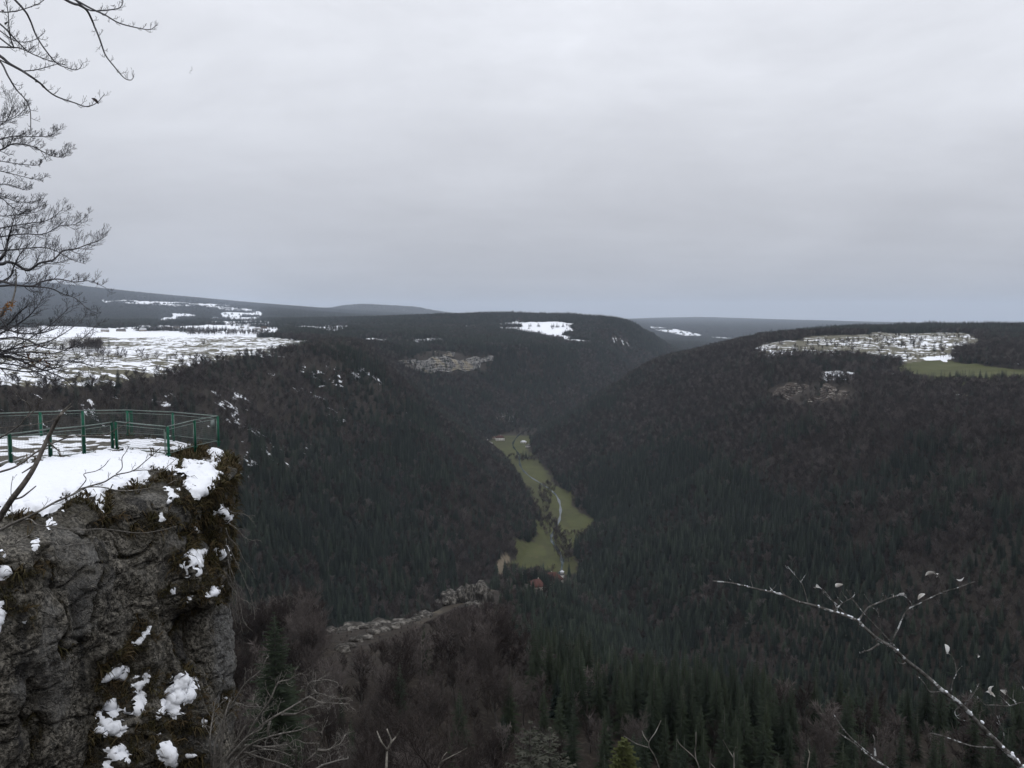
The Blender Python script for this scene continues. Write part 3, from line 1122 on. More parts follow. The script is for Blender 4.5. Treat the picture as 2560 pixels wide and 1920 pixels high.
def place_tree(kind, x, y, z, h, label, cat, group, rz=None, name=None, v=None):
    lst = PM[kind]
    tm, cm = lst[random.randrange(len(lst)) if v is None else v]
    o = thing(name or ("fir_tree" if "fir" in kind else "bare_tree"), label, cat, (x, y, z), group, random.uniform(0, 6.28) if rz is None else rz)
    s = h / PH[kind]
    w = s * random.uniform(0.9, 1.15)
    o.scale = (w, w, s)
    obj("trunk", tm, o)
    obj("crown", cm, o)
    return o


for i in np.where(single)[0]:
    near = trr[i] < 420
    kd = ("fir" if fir[i] else "bare") + ("_near" if near else "_far")
    place_tree(kd, tx[i], ty[i], tz[i] - 0.2, hgt[i], tree_label(i), "tree", "forest trees nearest the viewpoint")

rest = ~single
N = int(rest.sum())
pm = bpy.data.meshes.new("forest")
pm.vertices.add(N)
pm.vertices.foreach_set("co", np.stack([tx[rest], ty[rest], tz[rest] - 0.2], -1).astype(np.float32).ravel())
a1 = pm.attributes.new("kind_index", 'INT', 'POINT')
a1.data.foreach_set("value", np.where(fir[rest], RNG.integers(0, 6, N), 6 + RNG.integers(0, 6, N)).astype(np.int32))
a2 = pm.attributes.new("turn", 'FLOAT_VECTOR', 'POINT')
tv_ = np.zeros((N, 3), np.float32)
tv_[:, 2] = RNG.uniform(0, 6.28, N)
tv_[:, 0] = RNG.normal(0, 0.03, N)
a2.data.foreach_set("vector", tv_.ravel())
a3 = pm.attributes.new("size", 'FLOAT_VECTOR', 'POINT')
sv = np.zeros((N, 3), np.float32)
sv[:, 2] = hgt[rest] / np.where(fir[rest], 22.0, 16.5)
wide = np.clip(ts[rest] / 6.0, 1.0, 4.0) * RNG.uniform(0.9, 1.2, N)
sv[:, 0] = sv[:, 1] = sv[:, 2] * wide
a3.data.foreach_set("vector", sv.ravel())
forest = tag(obj("forest", pm), "dense mixed forest of conifers and bare trees covering the gorge", None, None, "stuff")
ng = bpy.data.node_groups.new("forest", 'GeometryNodeTree')
ng.interface.new_socket("Geometry", in_out='INPUT', socket_type='NodeSocketGeometry')
ng.interface.new_socket("Geometry", in_out='OUTPUT', socket_type='NodeSocketGeometry')
gi, go = ng.nodes.new("NodeGroupInput"), ng.nodes.new("NodeGroupOutput")
ci = ng.nodes.new("GeometryNodeCollectionInfo")
ci.inputs["Collection"].default_value = protos
ci.inputs["Separate Children"].default_value = True
ci.inputs["Reset Children"].default_value = True
ip = ng.nodes.new("GeometryNodeInstanceOnPoints")
ip.inputs["Pick Instance"].default_value = True
for nm, tp, sock in (("kind_index", 'INT', "Instance Index"), ("turn", 'FLOAT_VECTOR', "Rotation"), ("size", 'FLOAT_VECTOR', "Scale")):
    na_ = ng.nodes.new("GeometryNodeInputNamedAttribute")
    na_.data_type = tp
    na_.inputs["Name"].default_value = nm
    ng.links.new(na_.outputs["Attribute"], ip.inputs[sock])
ng.links.new(gi.outputs[0], ip.inputs["Points"])
ng.links.new(ci.outputs[0], ip.inputs["Instance"])
ng.links.new(ip.outputs[0], go.inputs[0])
forest.modifiers.new("forest", 'NODES').node_group = ng


# ------------------------------------------------------------------ rock promontory with the lookout
PLAT = -5.4
m, nt, b = new_mat("cliff_rock")
g = NT(nt)
ps = g.pos()
fine = g.noise(ps, 9.0, 8.0, 0.72)
mid = g.noise(ps, 1.1, 5.0, 0.6)
c = g.mix(g.step(fine, 0.42, 0.60), (0.048, 0.045, 0.038), (0.30, 0.277, 0.235))
c = g.mix(g.math('MULTIPLY', g.step(mid, 0.5, 0.66), 0.55), c, (0.15, 0.142, 0.125))
strk = g.noise(g.mapping(ps, (1.0, 1.0, 0.10)), 0.95, 4.0, 0.55)
c = g.mix(g.math('MULTIPLY', g.step(strk, 0.53, 0.62), 0.72), c, (0.017, 0.018, 0.022))
at = g.n("ShaderNodeSeparateColor")
aa = g.attr("cover")
g.link(aa.outputs["Color"], at.inputs[0])
pale = g.mix(g.step(g.noise(g.mapping(ps, (2, 2, 0.5)), 6.0, 6.0, 0.7), 0.3, 0.7), (0.10, 0.10, 0.098), (0.30, 0.295, 0.28))
c = g.mix(at.outputs[0], c, pale)
spk = g.step(g.noise(ps, 14.0, 6.0, 0.8), 0.56, 0.66)
c = g.mix(g.math('MULTIPLY', spk, 0.75), c, (0.36, 0.34, 0.30))
spd = g.step(g.noise(g.mapping(ps, (1.3, 1.3, 1.3)), 11.0, 6.0, 0.8), 0.57, 0.66)
c = g.mix(g.math('MULTIPLY', spd, 0.85), c, (0.014, 0.013, 0.012))
moss = g.mix(g.step(g.noise(ps, 5.0, 6.0, 0.7), 0.35, 0.65), (0.010, 0.008, 0.006), (0.040, 0.034, 0.016))
moss = g.mix(g.step(g.noise(ps, 1.6, 4.0), 0.58, 0.7), moss, (0.046, 0.030, 0.018))
c = g.mix(at.outputs[1], c, moss)
grit = g.mix(g.noise(ps, 4.0, 6.0), (0.11, 0.10, 0.08), (0.22, 0.20, 0.17))
c = g.mix(at.outputs[2], c, grit)
g.link(c, b.inputs["Base Color"])
vor = g.n("ShaderNodeTexVoronoi", feature='DISTANCE_TO_EDGE')
vor.inputs["Scale"].default_value = 2.3
warp = g.n("ShaderNodeVectorMath", operation='ADD')
nv = g.n("ShaderNodeTexNoise")
nv.inputs["Scale"].default_value = 2.0
g.link(ps, nv.inputs["Vector"])
g.link(g.mapping(ps, (1, 1, 0.55)), warp.inputs[0])
g.link(nv.outputs[1], warp.inputs[1])
g.link(warp.outputs[0], vor.inputs["Vector"])
crk = g.step(vor.outputs[0], 0.0, 0.07)
g.bump(g.math('ADD', g.math('MULTIPLY_ADD', crk, 0.25, g.math('MULTIPLY', fine, 0.5)), g.noise(ps, 3.0, 8.0, 0.7)), 1.0, 0.30, b)

m, nt, b = new_mat("snow")
g = NT(nt)
ps = g.pos()
g.link(g.mix(g.step(g.noise(ps, 9.0, 5.0), 0.66, 0.76), SNOW, (0.55, 0.54, 0.52)), b.inputs["Base Color"])
b.inputs["Roughness"].default_value = 0.7
g.bump(g.noise(ps, 5.0, 6.0), 0.5, 0.06, b)

RIM = [xy_at(px, d) for px, d in [(-330, 22.5), (-200, 24.0), (-60, 25.6), (0, 26.4), (50, 27.2), (100, 28.4), (145, 29.7), (170, 30.4), (200, 31.2), (223, 32.8), (234, 35.0),
                                  (227, 38.0), (190, 41.0), (100, 44), (-100, 46), (-330, 46), (-420, 34)]]
rim = smooth_poly(RIM + [RIM[0]], 24)
rim = np.array(rim)
seg = np.r_[0, np.cumsum(np.hypot(*np.diff(rim, axis=0).T))]
# dense samples where the camera looks, sparse at the back
ppx, _q = project(rim[:, 0], rim[:, 1], np.full(len(rim), PLAT))
dens = np.where((ppx > -40) & (rim[:, 1] < 36.5), 1 / 0.048, 1 / 0.6)
cum = np.r_[0, np.cumsum((dens[1:] + dens[:-1]) / 2 * np.diff(seg))]
NS = int(cum[-1])
sv_ = np.interp(np.linspace(0, cum[-1], NS), cum, seg)
rx, ry = np.interp(sv_, seg, rim[:, 0]), np.interp(sv_, seg, rim[:, 1])
cx, cy = xy_at(30, 36.5)
tgx, tgy = np.gradient(rx), np.gradient(ry)
ln = np.hypot(tgx, tgy)
onx, ony = tgy / ln, -tgx / ln                        # outward normal (rim runs left to right past the camera)
if np.mean((rx - cx) * onx + (ry - cy) * ony) < 0:
    onx, ony = -onx, -ony
ut = np.concatenate([np.linspace(0.0, 0.6, 16)[:-1], np.linspace(0.6, 1.0, 70)])      # top, centre to rim
fd = np.concatenate([np.linspace(0, 11.5, 225)[1:], np.linspace(11.5, 42, 36)[1:]])    # down the face
rows = []
for u in ut:
    x, y = cx + (rx - cx) * u, cy + (ry - cy) * u
    din = np.hypot(rx - x, ry - y)
    z = PLAT - 0.95 * np.clip(1 - din / 3.4, 0, 1) ** 1.7
    rows.append(np.stack([x, y, z, np.zeros(NS)], -1))
for d in fd:
    curl = 0.55 * (1 - math.exp(-d / 0.6))
    rows.append(np.stack([rx + onx * curl, ry + ony * curl, np.full(NS, PLAT - 0.95 - d), np.full(NS, d)], -1))
G = np.array(rows)                                     # rows x NS x 4
gxx, gyy, gzz, gd = [G[..., i].copy() for i in range(4)]
apx, apy = project(gxx, gyy, gzz)


def win(a, lo, hi, soft=6.0):
    return sm(lo - soft, lo + soft, a) * (1 - sm(hi - soft, hi + soft, a))


disp = fbm(gxx / 3.2, gyy / 3.2, gzz / 4.2, oct=3, seed=5) * 0.42
disp = disp + fbm(gxx / 0.9, gyy / 0.9, gzz / 1.6, oct=5, seed=9, gain=0.6) * 0.24
disp = disp + (np.abs(fbm(gxx / 1.5, gyy / 1.5, gzz / 5.0, oct=3, seed=15)) - 0.3) * 0.35
# ledges that carry snow: (pixel columns, pixel row of the ledge, how far it stands out)
for a0, a1, yy, out, hgt_ in [(95, 150, 668, 0.55, 0.9), (92, 148, 700, 0.6, 0.9), (88, 145, 742, 0.6, 0.7), (156, 196, 672, 0.9, 1.5), (152, 200, 726, 0.5, 0.8), (178, 208, 552, 0.35, 0.9), (-30, 14, 596, 0.5, 0.7), (-30, 60, 536, 0.5, 0.8), (205, 236, 575, 0.3, 0.5)]:
    row_z = -(yy - HORIZON) / FPX * 28.0
    disp = disp + out * win(apx, a0, a1, 9) * sm(0, hgt_, row_z - gzz) * (1 - 0.75 * sm(hgt_ * 1.5, hgt_ * 4.5, row_z - gzz))
disp = disp - 0.9 * win(apx, 168, 205, 6) * win(apy, 612, 662, 12)         # dark hollow beside the pale pillar
disp = disp + 0.35 * win(apx, 212, 232, 4) * sm(585, 610, apy)
disp = disp - 0.5 * win(apx, 224, 262, 5) * win(apy, 520, 585, 20) * 0.4
disp = disp - 0.75 * sm(188, 232, apx) * sm(458, 485, apy) - 0.45 * sm(195, 235, apx) * sm(540, 610, apy)
cr1 = fbm(gxx / 1.3, gyy / 1.3, gzz / 3.0, oct=3, seed=81)
cr2 = fbm(gxx / 2.4, gyy / 2.4, gzz / 0.8, oct=3, seed=83)
disp = disp - 0.30 * np.exp(-(cr1 / 0.055) ** 2) - 0.22 * np.exp(-(cr2 / 0.05) ** 2)
facew = sm(0.0, 0.35, gd) + 0.12 * (gd <= 0)
nzt = fbm(gxx / 0.7, gyy / 0.7, oct=4, seed=19) * 0.07
uedge = np.concatenate([ut, np.ones(len(fd))])[:, None]
nzt = nzt * sm(0.72, 0.9, uedge)
gxx = gxx + onx[None] * disp * facew * (gd > 0)
gyy = gyy + ony[None] * disp * facew * (gd > 0)
gzz = gzz + np.where(gd > 0, 0.10 * disp, nzt)
lump = fbm(gxx / 0.35, gyy / 0.35, gzz / 0.35, oct=3, seed=29)
gxx = gxx + onx[None] * lump * 0.09 * sm(0, .3, gd)
gyy = gyy + ony[None] * lump * 0.09 * sm(0, .3, gd)
R_, S_ = gxx.shape
ii = np.arange(R_ - 1)[:, None] * S_
jj = np.arange(S_ - 1)[None]
cq = np.stack([ii + jj, ii + jj + 1, ii + S_ + jj + 1, ii + S_ + jj], -1).reshape(-1, 4)
V = np.stack([gxx, gyy, gzz], -1)
du = np.gradient(V, axis=0)
dv_ = np.gradient(V, axis=1)
NRM = np.cross(dv_, du)
NRM /= np.linalg.norm(NRM, axis=-1)[..., None] + 1e-9
if NRM[5, S_ // 3, 2] < 0:
    NRM = -NRM
else:
    cq = cq[:, ::-1]
apx, apy = project(gxx, gyy, gzz)
onface = gyy < 37.0
wpx = apx + fbm(gxx / 0.30, gyy / 0.30, gzz / 0.30, oct=4, seed=41, gain=0.62) * 4.2
wpy = apy + fbm(gxx / 0.30, gyy / 0.30, gzz / 0.30, oct=4, seed=43, gain=0.62) * 4.2


def poly_field(polys):
    r = np.full(apx.shape, -99.0)
    for q in polys:
        q = np.array(q, float)
        ins = in_poly(wpx, wpy, q)
        pts = [(p[0], p[1], 0, 0) for p in q]
        d = poly_dist(wpx, wpy, pts + [pts[0]])[0]
        r = np.maximum(r, np.where(ins, d, -d))
    return r


SNOW_POLY = [
    [(-80, 478), (-5, 467), (30, 462), (60, 457), (100, 450.5), (115, 448), (140, 451), (168, 456), (178, 461), (179, 468), (166, 470), (150, 471), (146, 474), (149, 482), (132, 485), (120, 487), (116, 491), (106, 494), (103, 505), (101, 513), (97, 506),
     (92, 496), (81, 496), (66, 502), (56, 512), (53, 520), (51, 529), (46, 524), (44, 518), (30, 513), (15, 515), (0, 514), (-80, 520)],
    [(183, 458), (190, 461), (200, 462), (214, 461), (220, 473), (217.6, 481), (212, 490), (201, 499), (190, 491.5), (183, 482), (171, 477.6), (180, 471)],
    [(220, 441), (231.5, 442), (243, 452), (226, 453), (218, 462), (208, 455), (203.7, 449)],
    [(160, 486), (170, 487), (181, 492), (173, 505), (164, 507), (168, 497)],
    [(156, 521), (162, 510), (169, 517), (163, 521)], [(213, 513), (223, 502), (233, 517), (228, 527), (222, 522)],
    [(180, 563), (190, 549), (206, 548), (203, 565), (203, 576), (185, 580), (189, 571)], [(215, 550), (221, 546), (229, 552), (221, 561)],
    [(28, 541), (38, 535), (44, 538), (36, 546), (31, 550)], [(1, 552), (7, 550), (11, 558), (3, 561)], [(-6, 570), (6, 566), (12, 574), (6, 582), (-6, 584)],
    [(-3, 602), (5, 601), (8, 612), (3, 630), (-6, 634)], [(20, 614), (26, 612), (30, 619), (23, 623)],
    [(206, 596), (213, 583), (220, 588), (216, 596)], [(184, 600), (190, 593), (198, 597), (190, 599)], [(169, 594), (173, 589), (176, 592)],
    [(132, 644), (142, 632), (148, 624), (152, 627), (145, 638), (139, 648)], [(117, 662), (123, 657), (126, 661)],
    [(100, 683), (110, 668), (118, 664), (129, 671), (122, 678), (108, 681)], [(129, 691), (133, 676), (141, 679), (149, 673), (151, 678), (143, 686), (134, 692)],
    [(121, 712), (131, 700), (133, 690), (147, 692), (148, 706), (140, 716), (130, 712)], [(97, 718), (104, 702), (115, 696), (120, 706), (112, 716), (100, 722)],
    [(95, 734), (103, 720), (124, 719), (131, 728), (117, 738), (104, 736)], [(103, 749), (110, 746), (126, 747), (137, 756), (131, 764), (116, 760)], [(96, 768), (108, 756), (116, 764), (108, 776)],
    [(156, 718), (164, 700), (172, 680), (181, 672), (194, 677), (198, 690), (190, 703), (180, 706), (172, 712), (162, 714)], [(168, 716), (176, 707), (184, 711), (178, 718)],
    [(203, 731), (201, 718), (207, 714), (206, 726)], [(168, 736), (175, 727), (177, 731)], [(156, 750), (160, 736), (168, 740), (178, 752), (176, 770), (165, 768), (158, 758)],
    [(184, 744), (186, 738), (190, 742)], [(186, 756), (192, 752), (196, 760), (190, 762)], [(224, 696), (228, 700), (226, 706)], [(50, 526), (54, 530), (49, 533)], [(192, 528), (199, 529), (196, 536), (191, 535)],
]
sf = poly_field(SNOW_POLY)
holes = fbm(gxx / 0.22, gyy / 0.22, gzz / 0.22, oct=3, seed=47)
sf = sf - np.where(holes > 0.62, 7.0, 0.0) * (sf < 9)
# trodden snow behind the railing
FENCE_LINE = [(-200, 495), (11, 464.3), (50.6, 458), (84.5, 455), (112.8, 449.3), (118, 448.7), (166.7, 455), (168.4, 455), (195, 447), (218.2, 441.8)]
fy = np.interp(apx, [p[0] for p in FENCE_LINE], [p[1] for p in FENCE_LINE])
inside = (gd <= 0) & (apy < fy - 0.5) & (apx < 219)
stripe = fbm(gxx / 1.1 + gyy * 0.25, gyy / 0.42, oct=4, seed=53)
sf = np.where(inside, np.where(stripe > 0.0, 3.0, -3.0) * np.clip(np.abs(stripe) * 4, 0, 1), sf)
backgrass = inside & (apy < 439.5 - 0.02 * np.abs(apx - 130)) & (apx > 60) & (fbm(gxx / .8, gyy / .8, oct=2, seed=59) > -0.35)
sf = np.where(backgrass, -3.0, sf)
moss_m = np.clip(1 - np.abs(sf + 4) / 13.0, 0, 1) * sm(-0.5, 0.35, fbm(gxx / 0.8, gyy / 0.8, gzz / 0.8, oct=3, seed=61) + 0.15)
edge_band = np.clip(1 - np.abs(gd - 0.5) / 1.3, 0, 1) * sm(-0.35, 0.3, fbm(gxx / 0.9, gyy / 0.9, gzz / 0.6, oct=3, seed=65))
rightm = sm(150, 185, apx) * (1 - sm(560, 595, apy)) * sm(-0.45, 0.15, fbm(gxx / 0.55, gyy / 0.55, gzz / 0.8, oct=3, seed=73))
moss_m = np.maximum(np.maximum(moss_m, edge_band * 0.9), rightm)
moss_m = np.maximum(moss_m, win(apx, 85, 200, 14) * sm(655, 680, apy) * 0.7 * (fbm(gxx / .5, gyy / .5, gzz / .5, oct=3, seed=63) > -.1))
moss_m = np.maximum(moss_m, 0.9 * np.exp(-(cr1 / 0.05) ** 2) * (gd > 0))
moss_m = np.where(inside, 0, moss_m)
moss_m = np.where(backgrass, 1.0, moss_m)
pale_m = np.maximum(win(apx, 214, 236, 4) * win(apy, 603, 705, 10), 0.75 * win(apx, 82, 104, 7) * win(apy, 545, 590, 12) * sm(-.3, .3, fbm(gxx / .5, gyy / .5, gzz / 1.2, oct=3, seed=67)))
pale_m = np.maximum(pale_m, 0.5 * sm(0.15, 0.5, fbm(gxx / 1.3, gyy / 1.3, gzz / 2.6, oct=3, seed=71)))
grit_m = np.where(inside & ~backgrass, 1.0, 0.0)
me = mesh_np("cliff", V.reshape(-1, 3), cq, "cliff_rock")
at = me.color_attributes.new("cover", 'FLOAT_COLOR', 'POINT')
cc = np.ones((V.shape[0] * V.shape[1], 4), np.float32)
for k_, a in enumerate((pale_m * (1 - moss_m * .8), moss_m, grit_m)):
    cc[:, k_] = a.ravel()
at.data.foreach_set("color", cc.ravel())
tag(obj("cliff", me), "grey mossy limestone cliff under the lookout on the left", None, None, "structure")

# snow as a sheet of its own, thick in the middle of each patch, dipping into the rock at its edge
thick = np.where(sf > -2.5, 0.12 * np.clip(sf / 5.0, -0.5, 1.0), -0.06)
thick = np.where(inside, np.where(sf > 0, 0.03, -0.03), thick)
SV = V + NRM * (thick + np.where(thick > 0, lump * 0.02, 0))[..., None]
keep = (thick > -0.055) & (gyy < 43) & (apx > -110)
kq = keep.ravel()[cq].all(axis=1)
sq = cq[kq]
used = np.unique(sq)
remap = np.full(V.shape[0] * V.shape[1], -1)
remap[used] = np.arange(len(used))
tag(obj("snow", mesh_np("snow", SV.reshape(-1, 3)[used], remap[sq], "snow")), "melting white snow lying on the lookout and the cliff ledges", None, None, "stuff")

# grass and heather hanging from the edge
flat_mat("dry_grass", (0.042, 0.037, 0.015), 0.9, 0.0, 2.0, 0, (0.070, 0.050, 0.026))
cand = np.argwhere((moss_m > 0.62) & (sf < 0) & (apx > -20) & (apx < 250) & (apy < 775) & onface)
sel = cand[RNG.choice(len(cand), min(6500, len(cand)), replace=False)]
gb = MB()
gv, gt = [], []
for r_, s_ in sel:
    p0 = V[r_, s_]
    n0_ = NRM[r_, s_]
    tuft = 3 + int(RNG.integers(0, 4))
    big = 1.0 + 1.2 * (RNG.random() < 0.14)
    for q in range(tuft):
        d = n0_ * 0.8 + RNG.normal(0, 0.55, 3) + np.array([0, 0, 0.35])
        d /= np.linalg.norm(d)
        l = RNG.uniform(0.10, 0.30) * big
        mp = p0 + d * l * 0.55
        e = mp + (d * 0.5 + np.array([0, 0, -0.65])) * l * 0.6
        s = np.cross(d, RNG.normal(0, 1, 3))
        s = s / (np.linalg.norm(s) + 1e-9) * 0.009 * big
        k0 = len(gv)
        gv += [p0 - s - n0_ * .02, p0 + s - n0_ * .02, mp + s * .8, mp - s * .8, e]
        gt += [[k0, k0 + 1, k0 + 2], [k0, k0 + 2, k0 + 3], [k0 + 3, k0 + 2, k0 + 4]]
gb.add(np.array(gv), np.array(gt))
tag(gb.build("grass", "dry_grass"), "dry olive and brown grass hanging over the cliff edge", None, None, "stuff")

# ------------------------------------------------------------------ green railing round the lookout
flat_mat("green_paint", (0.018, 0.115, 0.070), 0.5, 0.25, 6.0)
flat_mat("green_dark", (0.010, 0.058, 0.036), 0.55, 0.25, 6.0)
flat_mat("rail_grey", (0.17, 0.21, 0.19), 0.45, 0.3, 8.0)
flat_mat("wire", (0.12, 0.14, 0.13), 0.5, 0.2, 9.0)
flat_mat("white_cap", (0.75, 0.76, 0.78), 0.5)
flat_mat("sign_plate", (0.20, 0.23, 0.22), 0.5, 0.2, 20.0)


def plat(px, py, z=PLAT):
    x, y, zz = pix_dir(px, py)
    k_ = z / zz
    return np.array([x * k_, y * k_, z])


PH_ = 1.12


def post(parent, p, toward, mat="green_paint", h=PH_, w=0.10, cap=None):
    w = w * 1.3
    d = np.array(toward) - p
    a = math.atan2(d[1], d[0])
    R = np.array([[math.cos(a), -math.sin(a), 0], [math.sin(a), math.cos(a), 0], [0, 0, 1]])
    mb = MB()
    mb.box(p + np.array([0, 0, h / 2 - 0.1]), (w, 0.018, h + 0.2), R)             # T section bar
    mb.box(p + R @ np.array([0, -0.04, 0]) + np.array([0, 0, h / 2 - 0.1]), (0.018, 0.06, h + 0.2), R)
    mb.box(p + np.array([0, 0, 0.01]), (0.18, 0.14, 0.02), R)
    o = mb.build("post", mat, parent, False)
    if cap:
        cb = MB()
        t = np.linspace(0, 2 * math.pi, 13)[:-1]
        q = p + R @ np.array([0.02, -0.075, 0]) + np.array([0, 0, cap])
        qq = R @ np.array([0, -0.012, 0])
        cb.tube(np.array([q, q + qq]), 0.026, 10)
        cb.build("cap", "white_cap", o, False)
    return o


def panel(parent, a, b_, h=PH_, lower=True, mesh=True, z0=0.06):
    """one bay between two posts: top rail, frame and welded wire"""
    up = np.array([0, 0, 1.0])
    d = b_ - a
    L = np.linalg.norm(d)
    d = d / L
    mb = MB()
    mb.tube(np.array([a + up * h, (a + b_) / 2 + up * (h - 0.006), b_ + up * h]), 0.025, 8)
    mb.build("top_rail", "rail_grey", parent)
    i0, i1 = a + d * 0.07, b_ - d * 0.07
    if lower:
        fr = MB()
        for p, q in ((i0 + up * (h - 0.13), i1 + up * (h - 0.13)), (i0 + up * z0, i1 + up * z0), (i0 + up * z0, i0 + up * (h - 0.13)), (i1 + up * z0, i1 + up * (h - 0.13))):
            fr.tube(np.array([p, q]), 0.016, 6)
        fr.build("panel_frame", "rail_grey", parent)
    if mesh:
        wm = MB()
        n = int(L / 0.06)
        for i in range(1, n):
            p = i0 + (i1 - i0) * i / n
            wm.tube(np.array([p + up * z0, p + up * (h - 0.13)]), 0.0028, 3, False)
        for i in range(1, int(h / 0.10)):
            wm.tube(np.array([i0 + up * (z0 + i * 0.085), i1 + up * (z0 + i * 0.085)]), 0.0028, 3, False)
        tag(wm.build("wire_mesh", "wire", parent), kind="stuff")


pA, pB, pC, pD = plat(11, 464.3), plat(50.6, 458.2), plat(84.5, 454.6), plat(112.8, 449.6)
pL0 = pA + (pA - pB) * 1.0
pL1 = pA + (pA - pB) * 2.0
pE, pF, pG = plat(168.4, 455.0), plat(195, 447), plat(218.2, 441.8)
pHh = plat(117.2, 448.9)
pI, pJ = plat(173.6, 436.8), plat(128.5, 434.4)
pK, pM, pN = plat(83.6, 435.0), plat(41.3, 436.5), plat(-2, 438.5)
pO = plat(-60, 441)
fr_ = thing("railing", "green railing with wire panels along the front of the lookout platform", "railing", tuple(pA))


def local(parent, f, *a, **k):
    """build parts in world space under a thing"""
    before = set(o.name for o in parent.children)
    f(parent, *a, **k)
    for o in parent.children:
        if o.name not in before:
            o.matrix_parent_inverse = Matrix.Translation(-parent.location)


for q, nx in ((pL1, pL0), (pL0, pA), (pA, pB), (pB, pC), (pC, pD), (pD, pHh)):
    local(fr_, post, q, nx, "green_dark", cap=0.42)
for q, r_ in ((pL1, pL0), (pL0, pA), (pA, pB), (pB, pC), (pC, pD)):
    local(fr_, panel, q, r_)
gate = thing("gate", "green framed gate with wire infill in the lookout railing", "gate", tuple(pHh))
local(gate, post, pHh, pE, "green_paint")
gE = pE + (pHh - pE) / np.linalg.norm(pHh - pE) * 0.12
local(gate, panel, pHh, gE)
mb = MB()
mb.box(gE + np.array([0, 0, 0.45]), (0.03, 0.03, 0.9))
o = mb.build("gate_stile", "rail_grey", gate, False)
o.matrix_parent_inverse = Matrix.Translation(-gate.location)
br = thing("railing", "green railing round the back and the cliff tip of the lookout", "railing", tuple(pE))
for q, nx in ((pE, pF), (pF, pG), (pG, pI), (pI, pJ), (pJ, pK), (pK, pM), (pM, pN), (pN, pO)):
    local(br, post, q, nx, "green_paint", cap=0.75 if q is pE else None, w=0.12 if q is pJ else 0.09)
local(br, post, pJ + np.array([0.16, 0.02, 0]), pI, "green_paint")
for q, r_ in ((pE, pF), (pF, pG), (pG, pI), (pI, pJ), (pJ, pK), (pK, pM), (pM, pN), (pN, pO)):
    local(br, panel, q, r_)
sg = MB()
dq = (pG - pF) / np.linalg.norm(pG - pF)
sc = pG - dq * 0.32 + np.array([0, 0, 0.83])
aa_ = math.atan2(dq[1], dq[0])
sg.box(sc + np.array([0.01, -0.03, 0]), (0.24, 0.012, 0.34), np.array([[math.cos(aa_), -math.sin(aa_), 0], [math.sin(aa_), math.cos(aa_), 0], [0, 0, 1]]))
o = sg.build("sign_plate", "sign_plate", br, False)
o.matrix_parent_inverse = Matrix.Translation(-br.location)


# ------------------------------------------------------------------ rock faces and outcrops
m, nt, b = new_mat("limestone")
g = NT(nt)
ps = g.pos()
v1 = g.noise(g.mapping(ps, (1, 1, 0.35)), 0.16, 6.0, 0.7)
v2 = g.noise(ps, 0.02, 3.0)
c = g.mix(g.step(v1, 0.40, 0.66), (0.034, 0.033, 0.034), (0.33, 0.32, 0.30))
c = g.mix(g.math('MULTIPLY', g.step(v2, 0.52, 0.6), 0.55), c, (0.27, 0.23, 0.15))
g.link(c, b.inputs["Base Color"])
m, nt, b = new_mat("brown_strata")
g = NT(nt)
ps = g.pos()
v1 = g.noise(g.mapping(ps, (0.35, 0.35, 1.6)), 0.22, 6.0, 0.7)
c = g.mix(g.step(v1, 0.52, 0.64), (0.060, 0.047, 0.038), (0.32, 0.30, 0.27))
g.link(c, b.inputs["Base Color"])
m, nt, b = new_mat("fin_rock")
g = NT(nt)
ps = g.pos()
v1 = g.noise(g.mapping(ps, (1.4, 1.4, 0.4)), 0.34, 7.0, 0.72)
c = g.mix(g.step(v1, 0.46, 0.66), (0.028, 0.025, 0.021), (0.17, 0.158, 0.14))
g.link(c, b.inputs["Base Color"])


